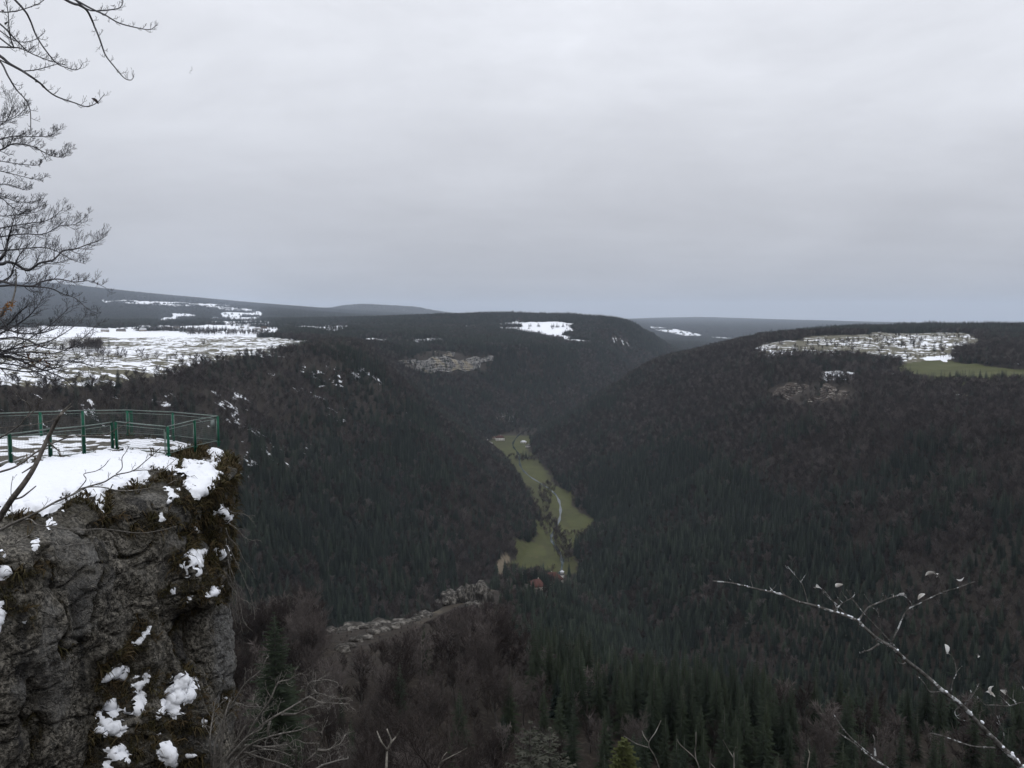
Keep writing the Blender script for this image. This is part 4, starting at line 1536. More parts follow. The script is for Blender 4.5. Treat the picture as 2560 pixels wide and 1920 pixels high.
def rock_face(name, base, top, rmin, mat, label, layers=7, out=4.0, seed=0, cell=5.0):
    """broken stepped face between two pixel lines on the slope, risers and ledges alternate"""
    n = 0
    pb = [ray_hit(p[0], p[1], rmin) for p in base]
    pt = [ray_hit(p[0], p[1], rmin) for p in top]
    L = sum(math.dist(a[:2], b_[:2]) for a, b_ in zip(pb[:-1], pb[1:]))
    n = max(24, int(L / 1.4))
    tt = np.linspace(0, len(pb) - 1, n)
    B = np.stack([np.interp(tt, range(len(pb)), [p[k_] for p in pb]) for k_ in range(3)], -1)
    T = np.stack([np.interp(tt, range(len(pt)), [p[k_] for p in pt]) for k_ in range(3)], -1)
    m_ = layers * 8
    t = np.linspace(0, 1, m_ + 1)
    st = (np.floor(t * layers) + sm(0.62, 1.0, (t * layers) % 1.0)) / layers            # horizontal advance only on the ledges
    D = T - B
    lo = 0.22 * np.clip(vnoise(tt * 2.3 + seed, tt * 0, seed=seed + 1), -1, 1) + 0.05
    hi = 1 - 0.22 * np.clip(vnoise(tt * 2.9 + seed, tt * 0, seed=seed + 2), -1, 1)
    t2 = lo[None] + (hi - lo)[None] * t[:, None]
    s2 = lo[None] + (hi - lo)[None] * st[:, None]
    X = B[None, :, 0] + D[None, :, 0] * s2
    Y = B[None, :, 1] + D[None, :, 1] * s2
    Z = B[None, :, 2] + D[None, :, 2] * t2
    sN = np.linspace(0, L, n)[None] + 0 * X
    lay = np.floor(t * layers)[:, None] + 0 * X
    block = _hash(np.floor(sN / cell + lay * 0.37), lay, lay * 0, seed) - 0.5
    fine = fbm(sN / 2.2, Z / 2.6, oct=3, seed=seed + 5)
    rr_ = np.hypot(X, Y)
    ends = np.clip(np.minimum(sN, L - sN) / (L * 0.12), 0, 1) * np.clip(np.minimum(t, 1 - t) * 9, 0, 1)[:, None]
    o = (out * (0.6 + 0.6 * block) + 2.5 + fine * 2.2) * ends + (ends - 1) * 3.0
    X = X - X / rr_ * o
    Y = Y - Y / rr_ * o
    Z = Z + fine * 0.5 * ends
    ii = np.arange(m_)[:, None] * n
    jj = np.arange(n - 1)[None]
    q = np.stack([ii + jj, ii + jj + 1, ii + n + jj + 1, ii + n + jj], -1).reshape(-1, 4)
    tag(obj(name, mesh_np(name, np.stack([X, Y, Z], -1).reshape(-1, 3), q, mat, False)), label, None, None, "structure")


rock_face("rock_wall", [(406, 369), (425, 372.5), (445, 373), (465, 372), (480, 369)], [(404, 364), (425, 359), (445, 357.5), (465, 358), (482, 361)], 1500, "limestone", "long pale limestone cliff band below the middle hilltop", 6, 5.0, 3, 9.0)
rock_face("rock_wall", [(458, 368), (475, 366), (493, 362)], [(458, 359), (475, 357), (494, 356)], 1500, "limestone", "right end of the pale cliff band under the middle hill", 4, 4.0, 13, 8.0)
rock_face("rock_wall", [(431, 358), (444, 358), (454, 357)], [(432, 351), (444, 351), (455, 353)], 1500, "limestone", "small upper limestone step above the pale cliff band", 3, 4.0, 23, 6.0)
rock_face("rock_wall", [(398, 365), (406, 364), (416, 363)], [(398, 361), (406, 360), (416, 360)], 1500, "limestone", "small grey rock step left of the pale cliff band", 2, 3.0, 33, 6.0)
rock_face("rock_wall", [(770, 397), (785, 402.5), (805, 403.5), (830, 402.5), (845, 400)], [(776, 386), (787, 384), (808, 385), (832, 386.5), (850, 391)], 1000, "brown_strata", "brown stepped rock outcrop on the right slope under the plateau", 8, 3.2, 43, 7.0)
rock_face("rock_wall", [(496, 420), (502, 423), (508, 424), (514, 422)], [(496, 416), (502, 411), (508, 411), (515, 418)], 1500, "limestone", "small white crag above the village in the valley", 3, 3.0, 53, 4.0)


def boulder(c, size, seed, mat="fin_rock", name="rock_fin", label=None, group=None, rz=0.0, sub=4):
    bm = bmesh.new()
    bmesh.ops.create_icosphere(bm, subdivisions=sub, radius=1.0)
    v = np.array([x.co[:] for x in bm.verts])
    f = np.array([[x.index for x in fc.verts] for fc in bm.faces])
    bm.free()
    v = np.sign(v) * np.abs(v) ** 0.75
    n = 0.30 * fbm(v[:, 0] * 1.3 + seed, v[:, 1] * 1.3, v[:, 2] * 1.3, oct=4, seed=seed) + 0.22 * np.abs(fbm(v[:, 0] * 2.6, v[:, 1] * 2.6 + seed, v[:, 2] * 1.2, oct=3, seed=seed + 3))
    v = v * (1 + n)[:, None] * np.array(size)
    o = obj(name, mesh_np(name, v, f, mat, False), None, tuple(c))
    o.rotation_euler = (0, 0, rz)
    tag(o, label, "rock", group)
    return o


def on_ray(px, py, d):
    p = P(px, py, d)
    return np.array(p)


for i, (px, py, w, hh, d, lab) in enumerate([
        (438, 607, 15, 9, 560, "low grey rock at the left foot of the rock fin on the spur"), (451, 600, 15, 12, 568, "blocky grey rock standing left of the fin summit on the spur"),
        (461, 598, 12, 14, 578, "rounded rock knob in the middle of the rock fin on the spur"), (470, 596, 11, 15, 585, "grey rock pinnacle left of the highest rock on the spur"),
        (481, 597, 16, 20, 592, "largest ribbed rock at the top right of the spur fin"), (489, 603, 9, 17, 596, "narrow rock at the right edge of the spur fin"),
        (474, 608, 14, 9, 570, "pale streaked rock under the highest rock on the spur"), (352, 645, 26, 6, 352, "long flat rock slab on the crest of the spur, left"),
        (378, 636, 22, 6, 400, "long rock slab on the spur crest nearer the fin"), (402, 629, 14, 5, 452, "small rock on the spur crest between slab and fin"), (333, 655, 14, 7, 330, "leftmost pale rock on the crest of the spur")]):
    k_ = d / FPX
    hq = ray_hit(px, py + hh * 0.25, 250)
    k_ = hq[3] / FPX
    boulder(np.array(hq[:3]) + np.array([0, 0, hh * k_ * 0.30]), (w * k_ * 0.55, w * k_ * 0.62, hh * k_ * 0.58), 500 + i * 7, label=lab, rz=random.uniform(-0.5, 0.5))

for i in range(12):
    f_ = (i + 0.5) / 12
    px, py = 338 + 98 * f_ + random.uniform(-3, 3), 653 - 42 * f_ ** 0.85 + random.uniform(-2, 2)
    hq = ray_hit(px, py, 200)
    k_ = hq[3] / FPX
    w, hh = random.uniform(9, 15), random.uniform(3.5, 6)
    boulder(np.array(hq[:3]) + np.array([0, 0, hh * k_ * 0.15]), (w * k_ * 0.6, w * k_ * 0.6, hh * k_ * 0.6), 900 + i * 5, label="broken grey limestone slab along the crest of the spur", group="slabs along the spur crest", rz=random.uniform(-.6, .6), sub=3)

# ------------------------------------------------------------------ river in the valley
m, nt, b = new_mat("water")
b.inputs["Base Color"].default_value = (0.03, 0.045, 0.045, 1)
b.inputs["Roughness"].default_value = 0.12
g = NT(nt)
g.bump(g.noise(g.pos(), 0.6, 4.0), 0.3, 0.2, b)
riv = [p for p in V_MAIN if 1040 < math.hypot(p[0], p[1]) < 2700]
riv = np.array(smooth_poly([(p[0] + 17 * math.sin(i * 0.47 + 0.6), p[1], p[2]) for i, p in enumerate(riv)], 4))
rt = np.gradient(riv[:, :2], axis=0)
rt /= np.linalg.norm(rt, axis=1)[:, None]
rn_ = np.stack([-rt[:, 1], rt[:, 0]], -1) * (1.9 + 0.8 * np.sin(np.arange(len(riv)) * 0.9))[:, None]
rzv = H(riv[:, 0], riv[:, 1]) + 0.5
va = np.concatenate([np.c_[riv[:, :2] - rn_, rzv], np.c_[riv[:, :2] + rn_, rzv]])
nrv = len(riv)
tag(obj("river", mesh_np("river", va, np.array([[i, i + 1, nrv + i + 1, nrv + i] for i in range(nrv - 1)]), "water")), "narrow river winding along the green valley floor", None, None, "structure")

# ------------------------------------------------------------------ houses
flat_mat("plaster", (0.62, 0.60, 0.56), 0.9, 0.12, 0.3)
flat_mat("old_plaster", (0.30, 0.27, 0.23), 0.9, 0.25, 0.3)
flat_mat("red_tiles", (0.080, 0.036, 0.029), 0.85, 0.35, 0.5)
flat_mat("brown_tiles", (0.13, 0.075, 0.055), 0.85, 0.35, 0.5)
flat_mat("snowy_roof", (0.60, 0.61, 0.64), 0.8, 0.25, 0.25)
flat_mat("grey_roof", (0.11, 0.105, 0.105), 0.8, 0.3, 0.4)
flat_mat("pane", (0.02, 0.025, 0.03), 0.15)
flat_mat("shutter", (0.09, 0.06, 0.04), 0.8, 0.2, 1.0)


def house(px, py, rmin, w, d, h, rh, rz, wall, roof, label, group=None, hip=0.25, nwin=3, floors=2, name="house", chimney=True):
    hit = ray_hit(px, py, rmin)
    if hit is None:
        return
    x, y, z, r = hit
    o = thing(name, label, "house", (x, y, z), group, rz)
    mb = MB()
    mb.box((0, 0, h / 2 - 1.5), (w, d, h + 3))
    mb.build("wall", wall, o, False)
    e = 0.6
    a, c_ = w / 2 + e, d / 2 + e
    k_ = w / 2 - w * hip if hip < 0.5 else 0.0
    ri = np.array([[-a, -c_, h], [a, -c_, h], [a, c_, h], [-a, c_, h], [-k_, 0, h + rh], [k_, 0, h + rh], [-a, -c_, h - .35], [a, -c_, h - .35], [a, c_, h - .35], [-a, c_, h - .35]])
    rf = MB()
    rf.add(ri, [[0, 1, 5], [0, 5, 4], [2, 3, 4], [2, 4, 5], [1, 2, 5], [3, 0, 4], [6, 7, 1], [6, 1, 0], [7, 8, 2], [7, 2, 1], [8, 9, 3], [8, 3, 2], [9, 6, 0], [9, 0, 3], [6, 9, 8], [6, 8, 7]])
    ro = rf.build("roof", roof, o, False)
    if chimney:
        ch = MB()
        ch.box((k_ * 0.5 + 0.3, 0.8, h + rh * 0.9 + 0.4), (0.8, 0.8, 1.8))
        ch.build("chimney", wall, ro, False)
    for fl in range(floors):
        for i in range(nwin):
            wx = (i - (nwin - 1) / 2) * w / (nwin + 0.3)
            zc_ = 1.7 + fl * 2.9
            if zc_ + 1 > h:
                continue
            wb = MB()
            wb.box((wx, -d / 2 - 0.02, zc_), (1.1, 0.12, 1.5))
            wo = wb.build("window", "shutter", o, False)
            pb_ = MB()
            pb_.box((wx, -d / 2 - 0.09, zc_), (0.85, 0.04, 1.25))
            pb_.build("pane", "pane", wo, False)
    db = MB()
    db.box((w * 0.31, -d / 2 - 0.04, 1.05), (1.2, 0.14, 2.1))
    db.build("door", "shutter", o, False)
    return o


house(500, 440.5, 1900, 24, 14, 8.5, 6.5, 0.15, "plaster", "red_tiles", "large white house with red hipped roof at the head of the valley meadow", hip=0.3, nwin=5, floors=3)
house(489.5, 444.5, 1900, 14, 8, 4.0, 3.0, -0.1, "old_plaster", "snowy_roof", "low pale roofed house left below the large white house")
house(486, 440.5, 1900, 11, 8, 4.5, 3.2, 0.2, "plaster", "grey_roof", "small white house furthest left in the valley village")
house(494, 439, 1900, 10, 8, 4.5, 3.0, 0.5, "old_plaster", "brown_tiles", "small brown roofed house just left of the large white house")
house(523.5, 443, 1900, 15, 9, 4.0, 3.0, -0.35, "plaster", "snowy_roof", "pale long house on the right edge of the upper meadow")
house(528, 447, 1900, 13, 9, 4.0, 3.0, -0.2, "plaster", "grey_roof", "white house right of the upper meadow, nearest the fir")
o = house(547, 585, 700, 34, 13, 7, 7.0, 0.28, "old_plaster", "red_tiles", "long building with dark red roof half hidden behind the spur", hip=0.2, nwin=6, name="priory")
house(537, 588, 700, 12, 16, 4.0, 5.0, 0.28, "old_plaster", "red_tiles", "red roofed wing at the left end of the long building", hip=0.3, name="priory")
hit = ray_hit(562, 582, 700)
tw = thing("turret", "white round turret with snow capped roof beside the long red roof", "turret", hit[:3])
mb = MB()
an = np.linspace(0, 2 * math.pi, 17)[:-1]
mb.tube(np.array([[0, 0, -2], [0, 0, 10.5]]), 3.0, 14)
mb.build("wall", "plaster", tw)
mb = MB()
mb.tube(np.array([[0, 0, 10.4], [0, 0, 11.0], [0, 0, 12.0]]), [3.7, 3.5, 2.2], 14)
mb.build("balcony", "grey_roof", tw)
mb = MB()
mb.tube(np.array([[0, 0, 12.0], [0, 0, 14.0]]), 2.2, 14)
mb.build("lantern", "plaster", tw)
mb = MB()
mb.tube(np.array([[0, 0, 14.0], [0, 0, 14.2], [0, 0, 16.2]]), [3.0, 2.9, 0.1], 14)
mb.build("roof", "snowy_roof", tw)
for i, (px, py, w, wall, roof, lab) in enumerate([
        (167, 328, 22, "old_plaster", "snowy_roof", "grey snowy roofed farm below the left snow field"), (176.5, 328, 24, "old_plaster", "grey_roof", "grey gabled farm right of the snowy roofed farm"),
        (105, 331.5, 24, "old_plaster", "snowy_roof", "leftmost snowy roofed farmhouse at the foot of the far wood"), (121, 331.5, 30, "old_plaster", "grey_roof", "broad grey farm roof at the foot of the far wood"),
        (143, 331, 22, "old_plaster", "snowy_roof", "farmhouse midway along the foot of the far wood"), (257.5, 329.5, 22, "old_plaster", "snowy_roof", "snowy barn left of the gabled farmhouse under the white slope"),
        (264, 328.5, 24, "old_plaster", "brown_tiles", "gabled farmhouse at the bottom of the white slope"), (242, 328, 16, "old_plaster", "snowy_roof", "small shed on the white slope beside the fir clump"), (283, 331, 20, "old_plaster", "grey_roof", "farmhouse among trees right of the white slope")]):
    house(px, py, 2000, w, 12, 5, 5.0, random.uniform(-.3, .3), wall, roof, lab, "farms on the left plateau", hip=0.0, nwin=3)
for i, (px, py) in enumerate([(655, 329.5), (661, 331), (668, 331.5), (676, 333), (683, 334.5), (690, 335)]):
    house(px, py, 5000, 26, 14, 6, 6.0, random.uniform(-.5, .5), "old_plaster", "grey_roof", "tiny house in the snowy hamlet far beyond the gorge", "houses of the far hamlet", hip=0.0, nwin=2, chimney=False)

# ------------------------------------------------------------------ single trees on the plateaus
def lone(px, py, rmin, kind, hpx, label, group):
    hit = ray_hit(px, py, rmin)
    if hit is None:
        return
    x, y, z, r = hit
    h_ = min(max(hpx * r / FPX, 4.0), 24.0)
    place_tree(kind, x, y, z - 0.2, h_, label, "tree", group)


GL = "single trees on the left plateau"
for px, hp in [(88, 9), (98, 11), (104, 13), (109, 12), (117, 11), (121, 12), (126, 10), (142, 13), (147, 9), (157, 10), (171, 8), (176, 10), (183, 9), (190, 8), (197, 10), (203, 9)]:
    lone(px, 361.8 - abs(px - 150) * 0.006, 800, "bare_far", hp, "bare tree in the hedge line across the left snowy field", GL)
for px, py, hp, k_, lab in [(118, 354, 9, "bare_far", "bare tree standing alone left in the snowy field"), (124, 354, 7, "bare_far", "smaller bare tree right of the lone field tree"), (137, 354.5, 6, "bare_far", "small bare tree in the middle of the left field"),
                            (204, 348.5, 8, "bare_far", "lone rounded bare tree in the upper left field"), (186, 347, 5, "bare_far", "little bare tree left of the rounded field tree"), (109, 348, 10, "fir_far", "dark conifer standing alone in the left snowy field"),
                            (167, 361.5, 9, "fir_far", "small dark conifer in the hedge line"), (117.6, 377, 9, "fir_far", "dark conifer in the striped field near the forest edge")]:
    lone(px, py, 700, k_, hp, lab, GL)
GR = "hedgerow trees on the right plateau"
for a, b_, y0, y1, stp, hp, lab in [(757, 816, 353.5, 352.5, 3.4, 6.5, "bare tree in the nearest hedge row on the right plateau"), (800, 922, 343.5, 344.5, 4.6, 6, "bare tree in the middle hedge row on the right plateau"),
                                    (870, 985, 339.5, 340.5, 3.6, 6, "bare tree in the upper hedge row on the right plateau"), (820, 962, 348.5, 349.5, 6.5, 5, "bare tree in the broken hedge row below the middle row"),
                                    (880, 990, 333.5, 336, 6.0, 5, "bare tree in the highest hedge row below the right skyline"), (908, 960, 358.5, 357.5, 3.0, 4, "shrubby tree along the top of the green field")]:
    px = a
    while px < b_:
        f = (px - a) / (b_ - a)
        if random.random() < 0.82:
            lone(px, y0 + (y1 - y0) * f + random.uniform(-.5, .5), 1200, "bare_far", hp * random.uniform(0.7, 1.2), lab, GR)
        px += stp * random.uniform(0.6, 1.4)
for px, py, hp in [(893, 374, 9), (905, 377, 13), (910, 378, 14), (958, 380, 9), (965, 380, 10), (974, 379, 8)]:
    lone(px, py, 1000, "fir_far", hp, "dark conifer in the clump below the green field", "conifers below the green field")
for px, py, hp in [(813, 349, 7), (846, 346, 8), (853, 341, 6)]:
    lone(px, py, 1200, "fir_far", hp, "dark conifer among the hedges of the right plateau", "conifers among the right hedges")
for px, py, hp in [(523, 458, 12), (526, 459, 11), (529, 459, 9)]:
    lone(px, py, 1500, "fir_far", hp, "tall dark fir at the right edge of the upper meadow", "firs at the upper meadow")
# three birds far out over the valley
flat_mat("feathers", (0.09, 0.09, 0.10), 0.8)
for i, (px, py, roll, lab) in enumerate([(191.8, 68.0, 1.2, "highest of three tiny dark birds in the grey sky"), (191.0, 70.8, -0.6, "middle one of three tiny dark birds in the sky"), (190.0, 73.0, 0.5, "lowest of three tiny dark birds in the sky")]):
    mb = MB()
    mb.tube(np.array([[0, -.28, 0], [0, -.12, .01], [0, .1, 0], [0, .22, 0], [0, .3, 0]]), [0.02, .08, .09, .05, .01], 6)
    for s in (-1, 1):
        mb.add([[s * .05, -.1, 0], [s * .05, .12, 0], [s * .45, .14, .16], [s * .42, -.04, .15], [s * .8, -.08, .05]], [[0, 1, 2], [0, 2, 3], [3, 2, 4]])
    o = mb.build("bird", "feathers", None, False, P(px, py, 330))
    o.rotation_euler = (0.3, roll, 1.1)
    tag(o, lab, "bird", "birds over the valley")


# ------------------------------------------------------------------ branches near the camera
def wood_mat(name, dark, light, patch, patch_amt, scale=14.0):
    m, nt, b = new_mat(name)
    g = NT(nt)
    ps = g.pos()
    c = g.mix(g.step(g.noise(ps, scale, 6.0, 0.65), 0.35, 0.65), dark, light)
    c = g.mix(g.step(g.noise(ps, scale * 0.55, 4.0, 0.6, 0.6), 0.66 - patch_amt, 0.70 - patch_amt), c, patch)
    g.link(c, b.inputs["Base Color"])
    g.bump(g.noise(ps, scale * 3, 5.0), 0.5, 0.01, b)


wood_mat("beech_twig", (0.050, 0.049, 0.053), (0.095, 0.093, 0.097), (0.15, 0.15, 0.15), 0.02)
wood_mat("grey_wood", (0.085, 0.078, 0.070), (0.18, 0.168, 0.15), (0.26, 0.25, 0.23), 0.05)
wood_mat("snag_wood", (0.055, 0.048, 0.042), (0.14, 0.125, 0.11), (0.20, 0.19, 0.17), 0.02)
wood_mat("lichen_wood", (0.045, 0.042, 0.038), (0.13, 0.125, 0.118), (0.40, 0.41, 0.41), 0.11, 34.0)
wood_mat("pale_twig", (0.085, 0.078, 0.066), (0.20, 0.185, 0.16), (0.28, 0.26, 0.23), 0.05)
flat_mat("lichen_orange", (0.30, 0.13, 0.025), 0.9, 0.0, 30.0, 0, (0.16, 0.08, 0.03))
flat_mat("dry_leaf", (0.10, 0.055, 0.032), 0.8, 0.3, 20.0)
flat_mat("curled_leaf", (0.30, 0.28, 0.25), 0.85, 0.35, 30.0, 0, (0.45, 0.45, 0.44))
flat_mat("brown_leaf_dark", (0.045, 0.035, 0.034), 0.8, 0.3, 20.0)


def trace(pts, depth, jig=0.02, seed=0):
    """pixel trace to a smooth 3-D limb at about one distance (forward distances may be listed per point)"""
    rg = np.random.default_rng(seed)
    out = []
    dd = 0.0
    for i, p in enumerate(pts):
        d = p[2] if len(p) > 2 else depth + dd
        dd += rg.normal(0, jig) * depth
        x, y, z = pix_dir(p[0], p[1])
        out.append(np.array([x, y, z]) * (d / y))
    return np.array(smooth_poly(out, 6))


def limb(mb, path, r0, r1, sides=6):
    n = len(path)
    rr_ = r0 + (r1 - r0) * np.linspace(0, 1, n) ** 0.8
    mb.tube(path, rr_, sides)
    return rr_


def sprout(mb, path, rad, rg, n, lmin, lmax, lev, up=0.35, f0=0.15, ang=(0.5, 1.0), kink=0.10, tip=True):
    """side shoots on a limb; they curve up towards the light and carry finer shoots"""
    N = len(path)
    for i in range(n):
        f = f0 + (1 - f0) * (i + rg.uniform(0.1, 0.9)) / n
        k_ = f * (N - 1)
        j = min(int(k_), N - 2)
        b = path[j] + (path[j + 1] - path[j]) * (k_ - j)
        t = unit(path[j + 1] - path[j])
        view = unit(b)
        side = np.cross(t, view)
        sg = 1 if (i % 2 == 0) else -1
        d = unit(t * math.cos(rg.uniform(*ang)) + side * sg * math.sin(rg.uniform(*ang)) + view * rg.normal(0, 0.45))
        L = rg.uniform(lmin, lmax) * (1.15 - 0.55 * f)
        ns = 5
        q = [b]
        for s in range(ns):
            d = unit(d + np.array([0, 0, up * (0.25 + s / ns)]) + rg.normal(0, kink, 3))
            q.append(q[-1] + d * L / ns)
        q = np.array(q)
        r = min(rad[j] * 0.55, L * 0.02 + 0.0012)
        mb.tube(q, np.linspace(r, max(r * 0.3, 0.0009 * abs(b[1]) / 4), ns + 1), 3 if lev else 4, False)
        if lev < 1.5 and L > lmin * 0.7:
            sprout(mb, q, np.linspace(r, r * .4, ns + 1), rg, max(2, int(n * 0.28)), lmin * 0.42, lmax * 0.42, lev + 1, up, 0.25, ang, kink)


def leaf(mb, c, l, rg, fold=0.5):
    """a dry curled leaf"""
    a = unit(rg.normal(0, 1, 3) + np.array([0, 0, -0.3]))
    s = unit(np.cross(a, rg.normal(0, 1, 3)))
    n = np.cross(a, s)
    v = []
    for i, t in enumerate(np.linspace(0, 1, 5)):
        w = math.sin(math.pi * (0.08 + 0.88 * t)) * l * 0.22
        p = c + a * l * t + n * l * 0.25 * math.sin(t * 2.6)
        v += [p - s * w + n * w * fold, p, p + s * w + n * w * fold]
    f = []
    for i in range(4):
        k_ = i * 3
        f += [[k_, k_ + 1, k_ + 4], [k_, k_ + 4, k_ + 3], [k_ + 1, k_ + 2, k_ + 5], [k_ + 1, k_ + 5, k_ + 4]]
    mb.add(np.array(v), f)


def gz_at(x, y):
    return float(H(np.array([x]), np.array([y]))[0])


def rooted(name, label, cat, px, depth, group=None):
    x, y, z = pix_dir(px, 500)
    k_ = depth / y
    return thing(name, label, cat, (x * k_, depth, gz_at(x * k_, depth)), group)


def part(parent, mb, name, mat, smooth=True):
    o = mb.build(name, mat, parent, smooth)
    o.matrix_parent_inverse = Matrix.Translation(-parent.location)
    return o


# --- beech whose hanging twigs fill the top left corner
T1 = rooted("beech_tree", "leafless beech hanging long thin twigs into the top left corner", "tree", -150, 9.0)
b0 = np.array(T1.location)
trunk_top = trace([(-150, -120), (-140, -260)], 9.0)[-1]
mb = MB()
tp1 = np.array(smooth_poly([b0 + np.array([0, 0, -.3]), b0 + np.array([0.1, 0, 4.0]), b0 + np.array([-0.05, 0.1, 8.5]), b0 + np.array([0.15, 0, 13.0])], 6))
mb.tube(tp1, np.linspace(0.17, 0.06, len(tp1)), 9)
part(T1, mb, "trunk", "beech_twig")


def at_trunk(tp, z):
    i = int(np.argmin(np.abs(tp[:, 2] - z)))
    return tp[i]


def from_trunk(tp, pts, depth, drop=0.5, seed=0, jig=0.02):
    body = trace(pts, depth, jig, seed)
    s = at_trunk(tp, body[0][2] + drop)
    mid = s * 0.45 + body[0] * 0.55 + np.array([0, 0, 0.12])
    return np.concatenate([np.array(smooth_poly([s, mid, body[0]], 4))[:-1], body])


L1 = [
    ([(-20, -35), (16, 1), (26, 12.5), (30, 20), (36, 35), (42.6, 46), (50, 56), (57.6, 64), (67.7, 68), (75, 70), (80, 68), (83, 62.6)], 0.010, 10, 14),
    ([(-25, 8), (0, 24), (16, 40), (27.5, 51), (41, 57.6), (56, 62.6), (66, 65)], 0.009, 14, 12),
    ([(-30, 38), (0, 56), (10, 64), (22.5, 71), (30, 76), (41, 84), (47.6, 90.5), (57.6, 97), (75, 103), (86, 106.5), (96.5, 103), (104.6, 94)], 0.014, 12, 14),
    ([(-20, 40), (0, 61), (7.5, 75), (16, 89), (25, 99), (30, 110), (30.7, 125), (30, 135)], 0.010, 8, 12),
    ([(20, -30), (66, 0), (80, 5.6), (88, 12), (95, 27.6), (100, 40), (105, 54), (113, 65), (124, 77.7), (131, 80), (134, 76)], 0.013, 9, 12),
    ([(40, -20), (80, 2.5), (94, 10), (105, 15), (119, 23), (138, 28), (150, 29.5), (156.6, 25)], 0.010, 12, 9),
    ([(60, -15), (85, 8), (100, 10.6), (113, 9.4), (120, 7.5), (123, 1), (120, -6)], 0.008, 10, 9),
    ([(-30, 46), (0, 47), (12.5, 47.6), (20, 48), (27.5, 51), (34, 46)], 0.010, 10, 10),
    ([(-10, 30), (12, 47), (11, 40), (9, 28), (8, 12), (5, -5)], 0.008, 12, 12),
    ([(22, 71), (30, 70.6), (40, 69), (50, 66), (58, 64)], 0.006, 9, 8),
    ([(-20, 8), (2, 12), (16, 11), (30, 7), (40, 3), (46, -3)], 0.006, 8, 8),
    ([(-20, 15), (10, 38), (22, 42), (34, 40), (44, 33)], 0.006, 10, 9),
]
rg = np.random.default_rng(21)
for i, (pts, r0, n, lp) in enumerate(L1):
    path = from_trunk(tp1, pts, 9.0, 0.9, i)
    mb = MB()
    rr_ = limb(mb, path, r0 * 1.5, 0.0032, 5)
    k_ = 9.0 / FPX
    sprout(mb, path, rr_, rg, n + 4, lp * 0.5 * k_, lp * 1.1 * k_, 0.6, 0.42, 0.42, (0.45, 0.95))
    part(T1, mb, "branch", "beech_twig")
for px, py, sz in [(98.5, 104, 0.085), (33, 6, 0.05), (35, 8, 0.05), (8, 22, 0.05), (110, 5, 0.05), (2, 10, 0.05)]:
    mb = MB()
    leaf(mb, np.array(trace([(px, py), (px + 1, py)], 9.0)[0]), sz, rg)
    part(T1, mb, "leaf", "brown_leaf_dark", False)

# --- denser beech behind it, layered sprays at the left edge
T2 = rooted("beech_tree", "dense leafless beech with layered sprays at the left edge over the horizon", "tree", -90, 14.0)
b0 = np.array(T2.location)
mb = MB()
tp2 = np.array(smooth_poly([b0 + np.array([0, 0, -.3]), b0 + np.array([0.3, 0, 6.0]), b0 + np.array([0.2, 0.1, 11.0]), b0 + np.array([0.7, 0, 15.0]), b0 + np.array([0.9, 0, 18.5])], 6))
mb.tube(tp2, np.linspace(0.2, 0.06, len(tp2)), 9)
part(T2, mb, "trunk", "beech_twig")
L2 = [
    ([(-30, 262), (0, 264), (7, 262), (15.7, 264), (27.7, 270.4), (40, 263), (53, 260), (63, 251), (75, 249), (89, 244), (100, 240), (107, 235)], 0.040, 18, 26),
    ([(-30, 278), (0, 281), (15.7, 285), (32.5, 286), (41, 282), (57, 279), (75, 282), (90.5, 281), (106, 288)], 0.030, 18, 18),
    ([(15, 285), (32, 286.5), (50.7, 288.5), (64, 294.5), (75, 298), (88, 309), (99, 314)], 0.020, 12, 14),
    ([(-20, 252), (9.6, 250), (23, 248.7), (40, 247.5), (54, 250), (72, 259.5), (85.6, 264)], 0.020, 16, 16),
    ([(-20, 232), (12, 226), (30, 223), (48, 220), (63, 209)], 0.018, 16, 18),
    ([(-20, 240), (6, 236), (24, 234), (44, 234), (60, 226), (76, 224), (88, 214)], 0.018, 18, 18),
    ([(-20, 190), (0, 197), (13, 207.7), (26, 212), (40, 206)], 0.014, 12, 16),
    ([(-25, 152), (0, 150), (12.5, 144), (31, 146), (47.6, 154), (60, 157), (68, 150)], 0.022, 20, 14),
    ([(-25, 141), (0, 139), (15, 136), (31, 136.6), (50, 136), (57, 130)], 0.018, 18, 14),
    ([(-25, 158), (0, 161), (19, 164), (37.6, 165), (41, 161.6)], 0.012, 14, 9),
    ([(-25, 168), (0, 171), (12.5, 174), (29, 178), (40, 179), (47, 176)], 0.012, 12, 11),
    ([(-25, 192), (0, 195.5), (15, 201), (32, 202), (44, 198)], 0.012, 14, 12),
    ([(-30, 130), (-2, 126), (8, 118), (12, 106), (9, 94)], 0.014, 14, 18),
    ([(-30, 126), (0, 122), (14, 118), (24, 110), (28, 104)], 0.012, 14, 15),
    ([(-10, 268), (3.6, 255), (8, 240), (12, 226), (15, 214)], 0.050, 8, 22),
    ([(-20, 290), (8, 278), (14, 266), (20, 254), (27, 246), (28, 236)], 0.022, 9, 14),
    ([(-10, 186), (4, 184), (14, 186), (26, 190), (33, 188)], 0.010, 12, 11),
    ([(-20, 214), (4, 216), (20, 214), (36, 212), (46, 206)], 0.012, 14, 14),
]
rg = np.random.default_rng(22)
for i, (pts, r0, n, lp) in enumerate(L2):
    path = from_trunk(tp2, pts, 14.0, -0.4, 100 + i)
    mb = MB()
    rr_ = limb(mb, path, r0, 0.004, 6)
    k_ = 14.0 / FPX
    sprout(mb, path, rr_, rg, int(n * 1.7), lp * 0.45 * k_, lp * 1.15 * k_, 0, 0.30, 0.22, (0.4, 0.9))
    part(T2, mb, "branch", "beech_twig")

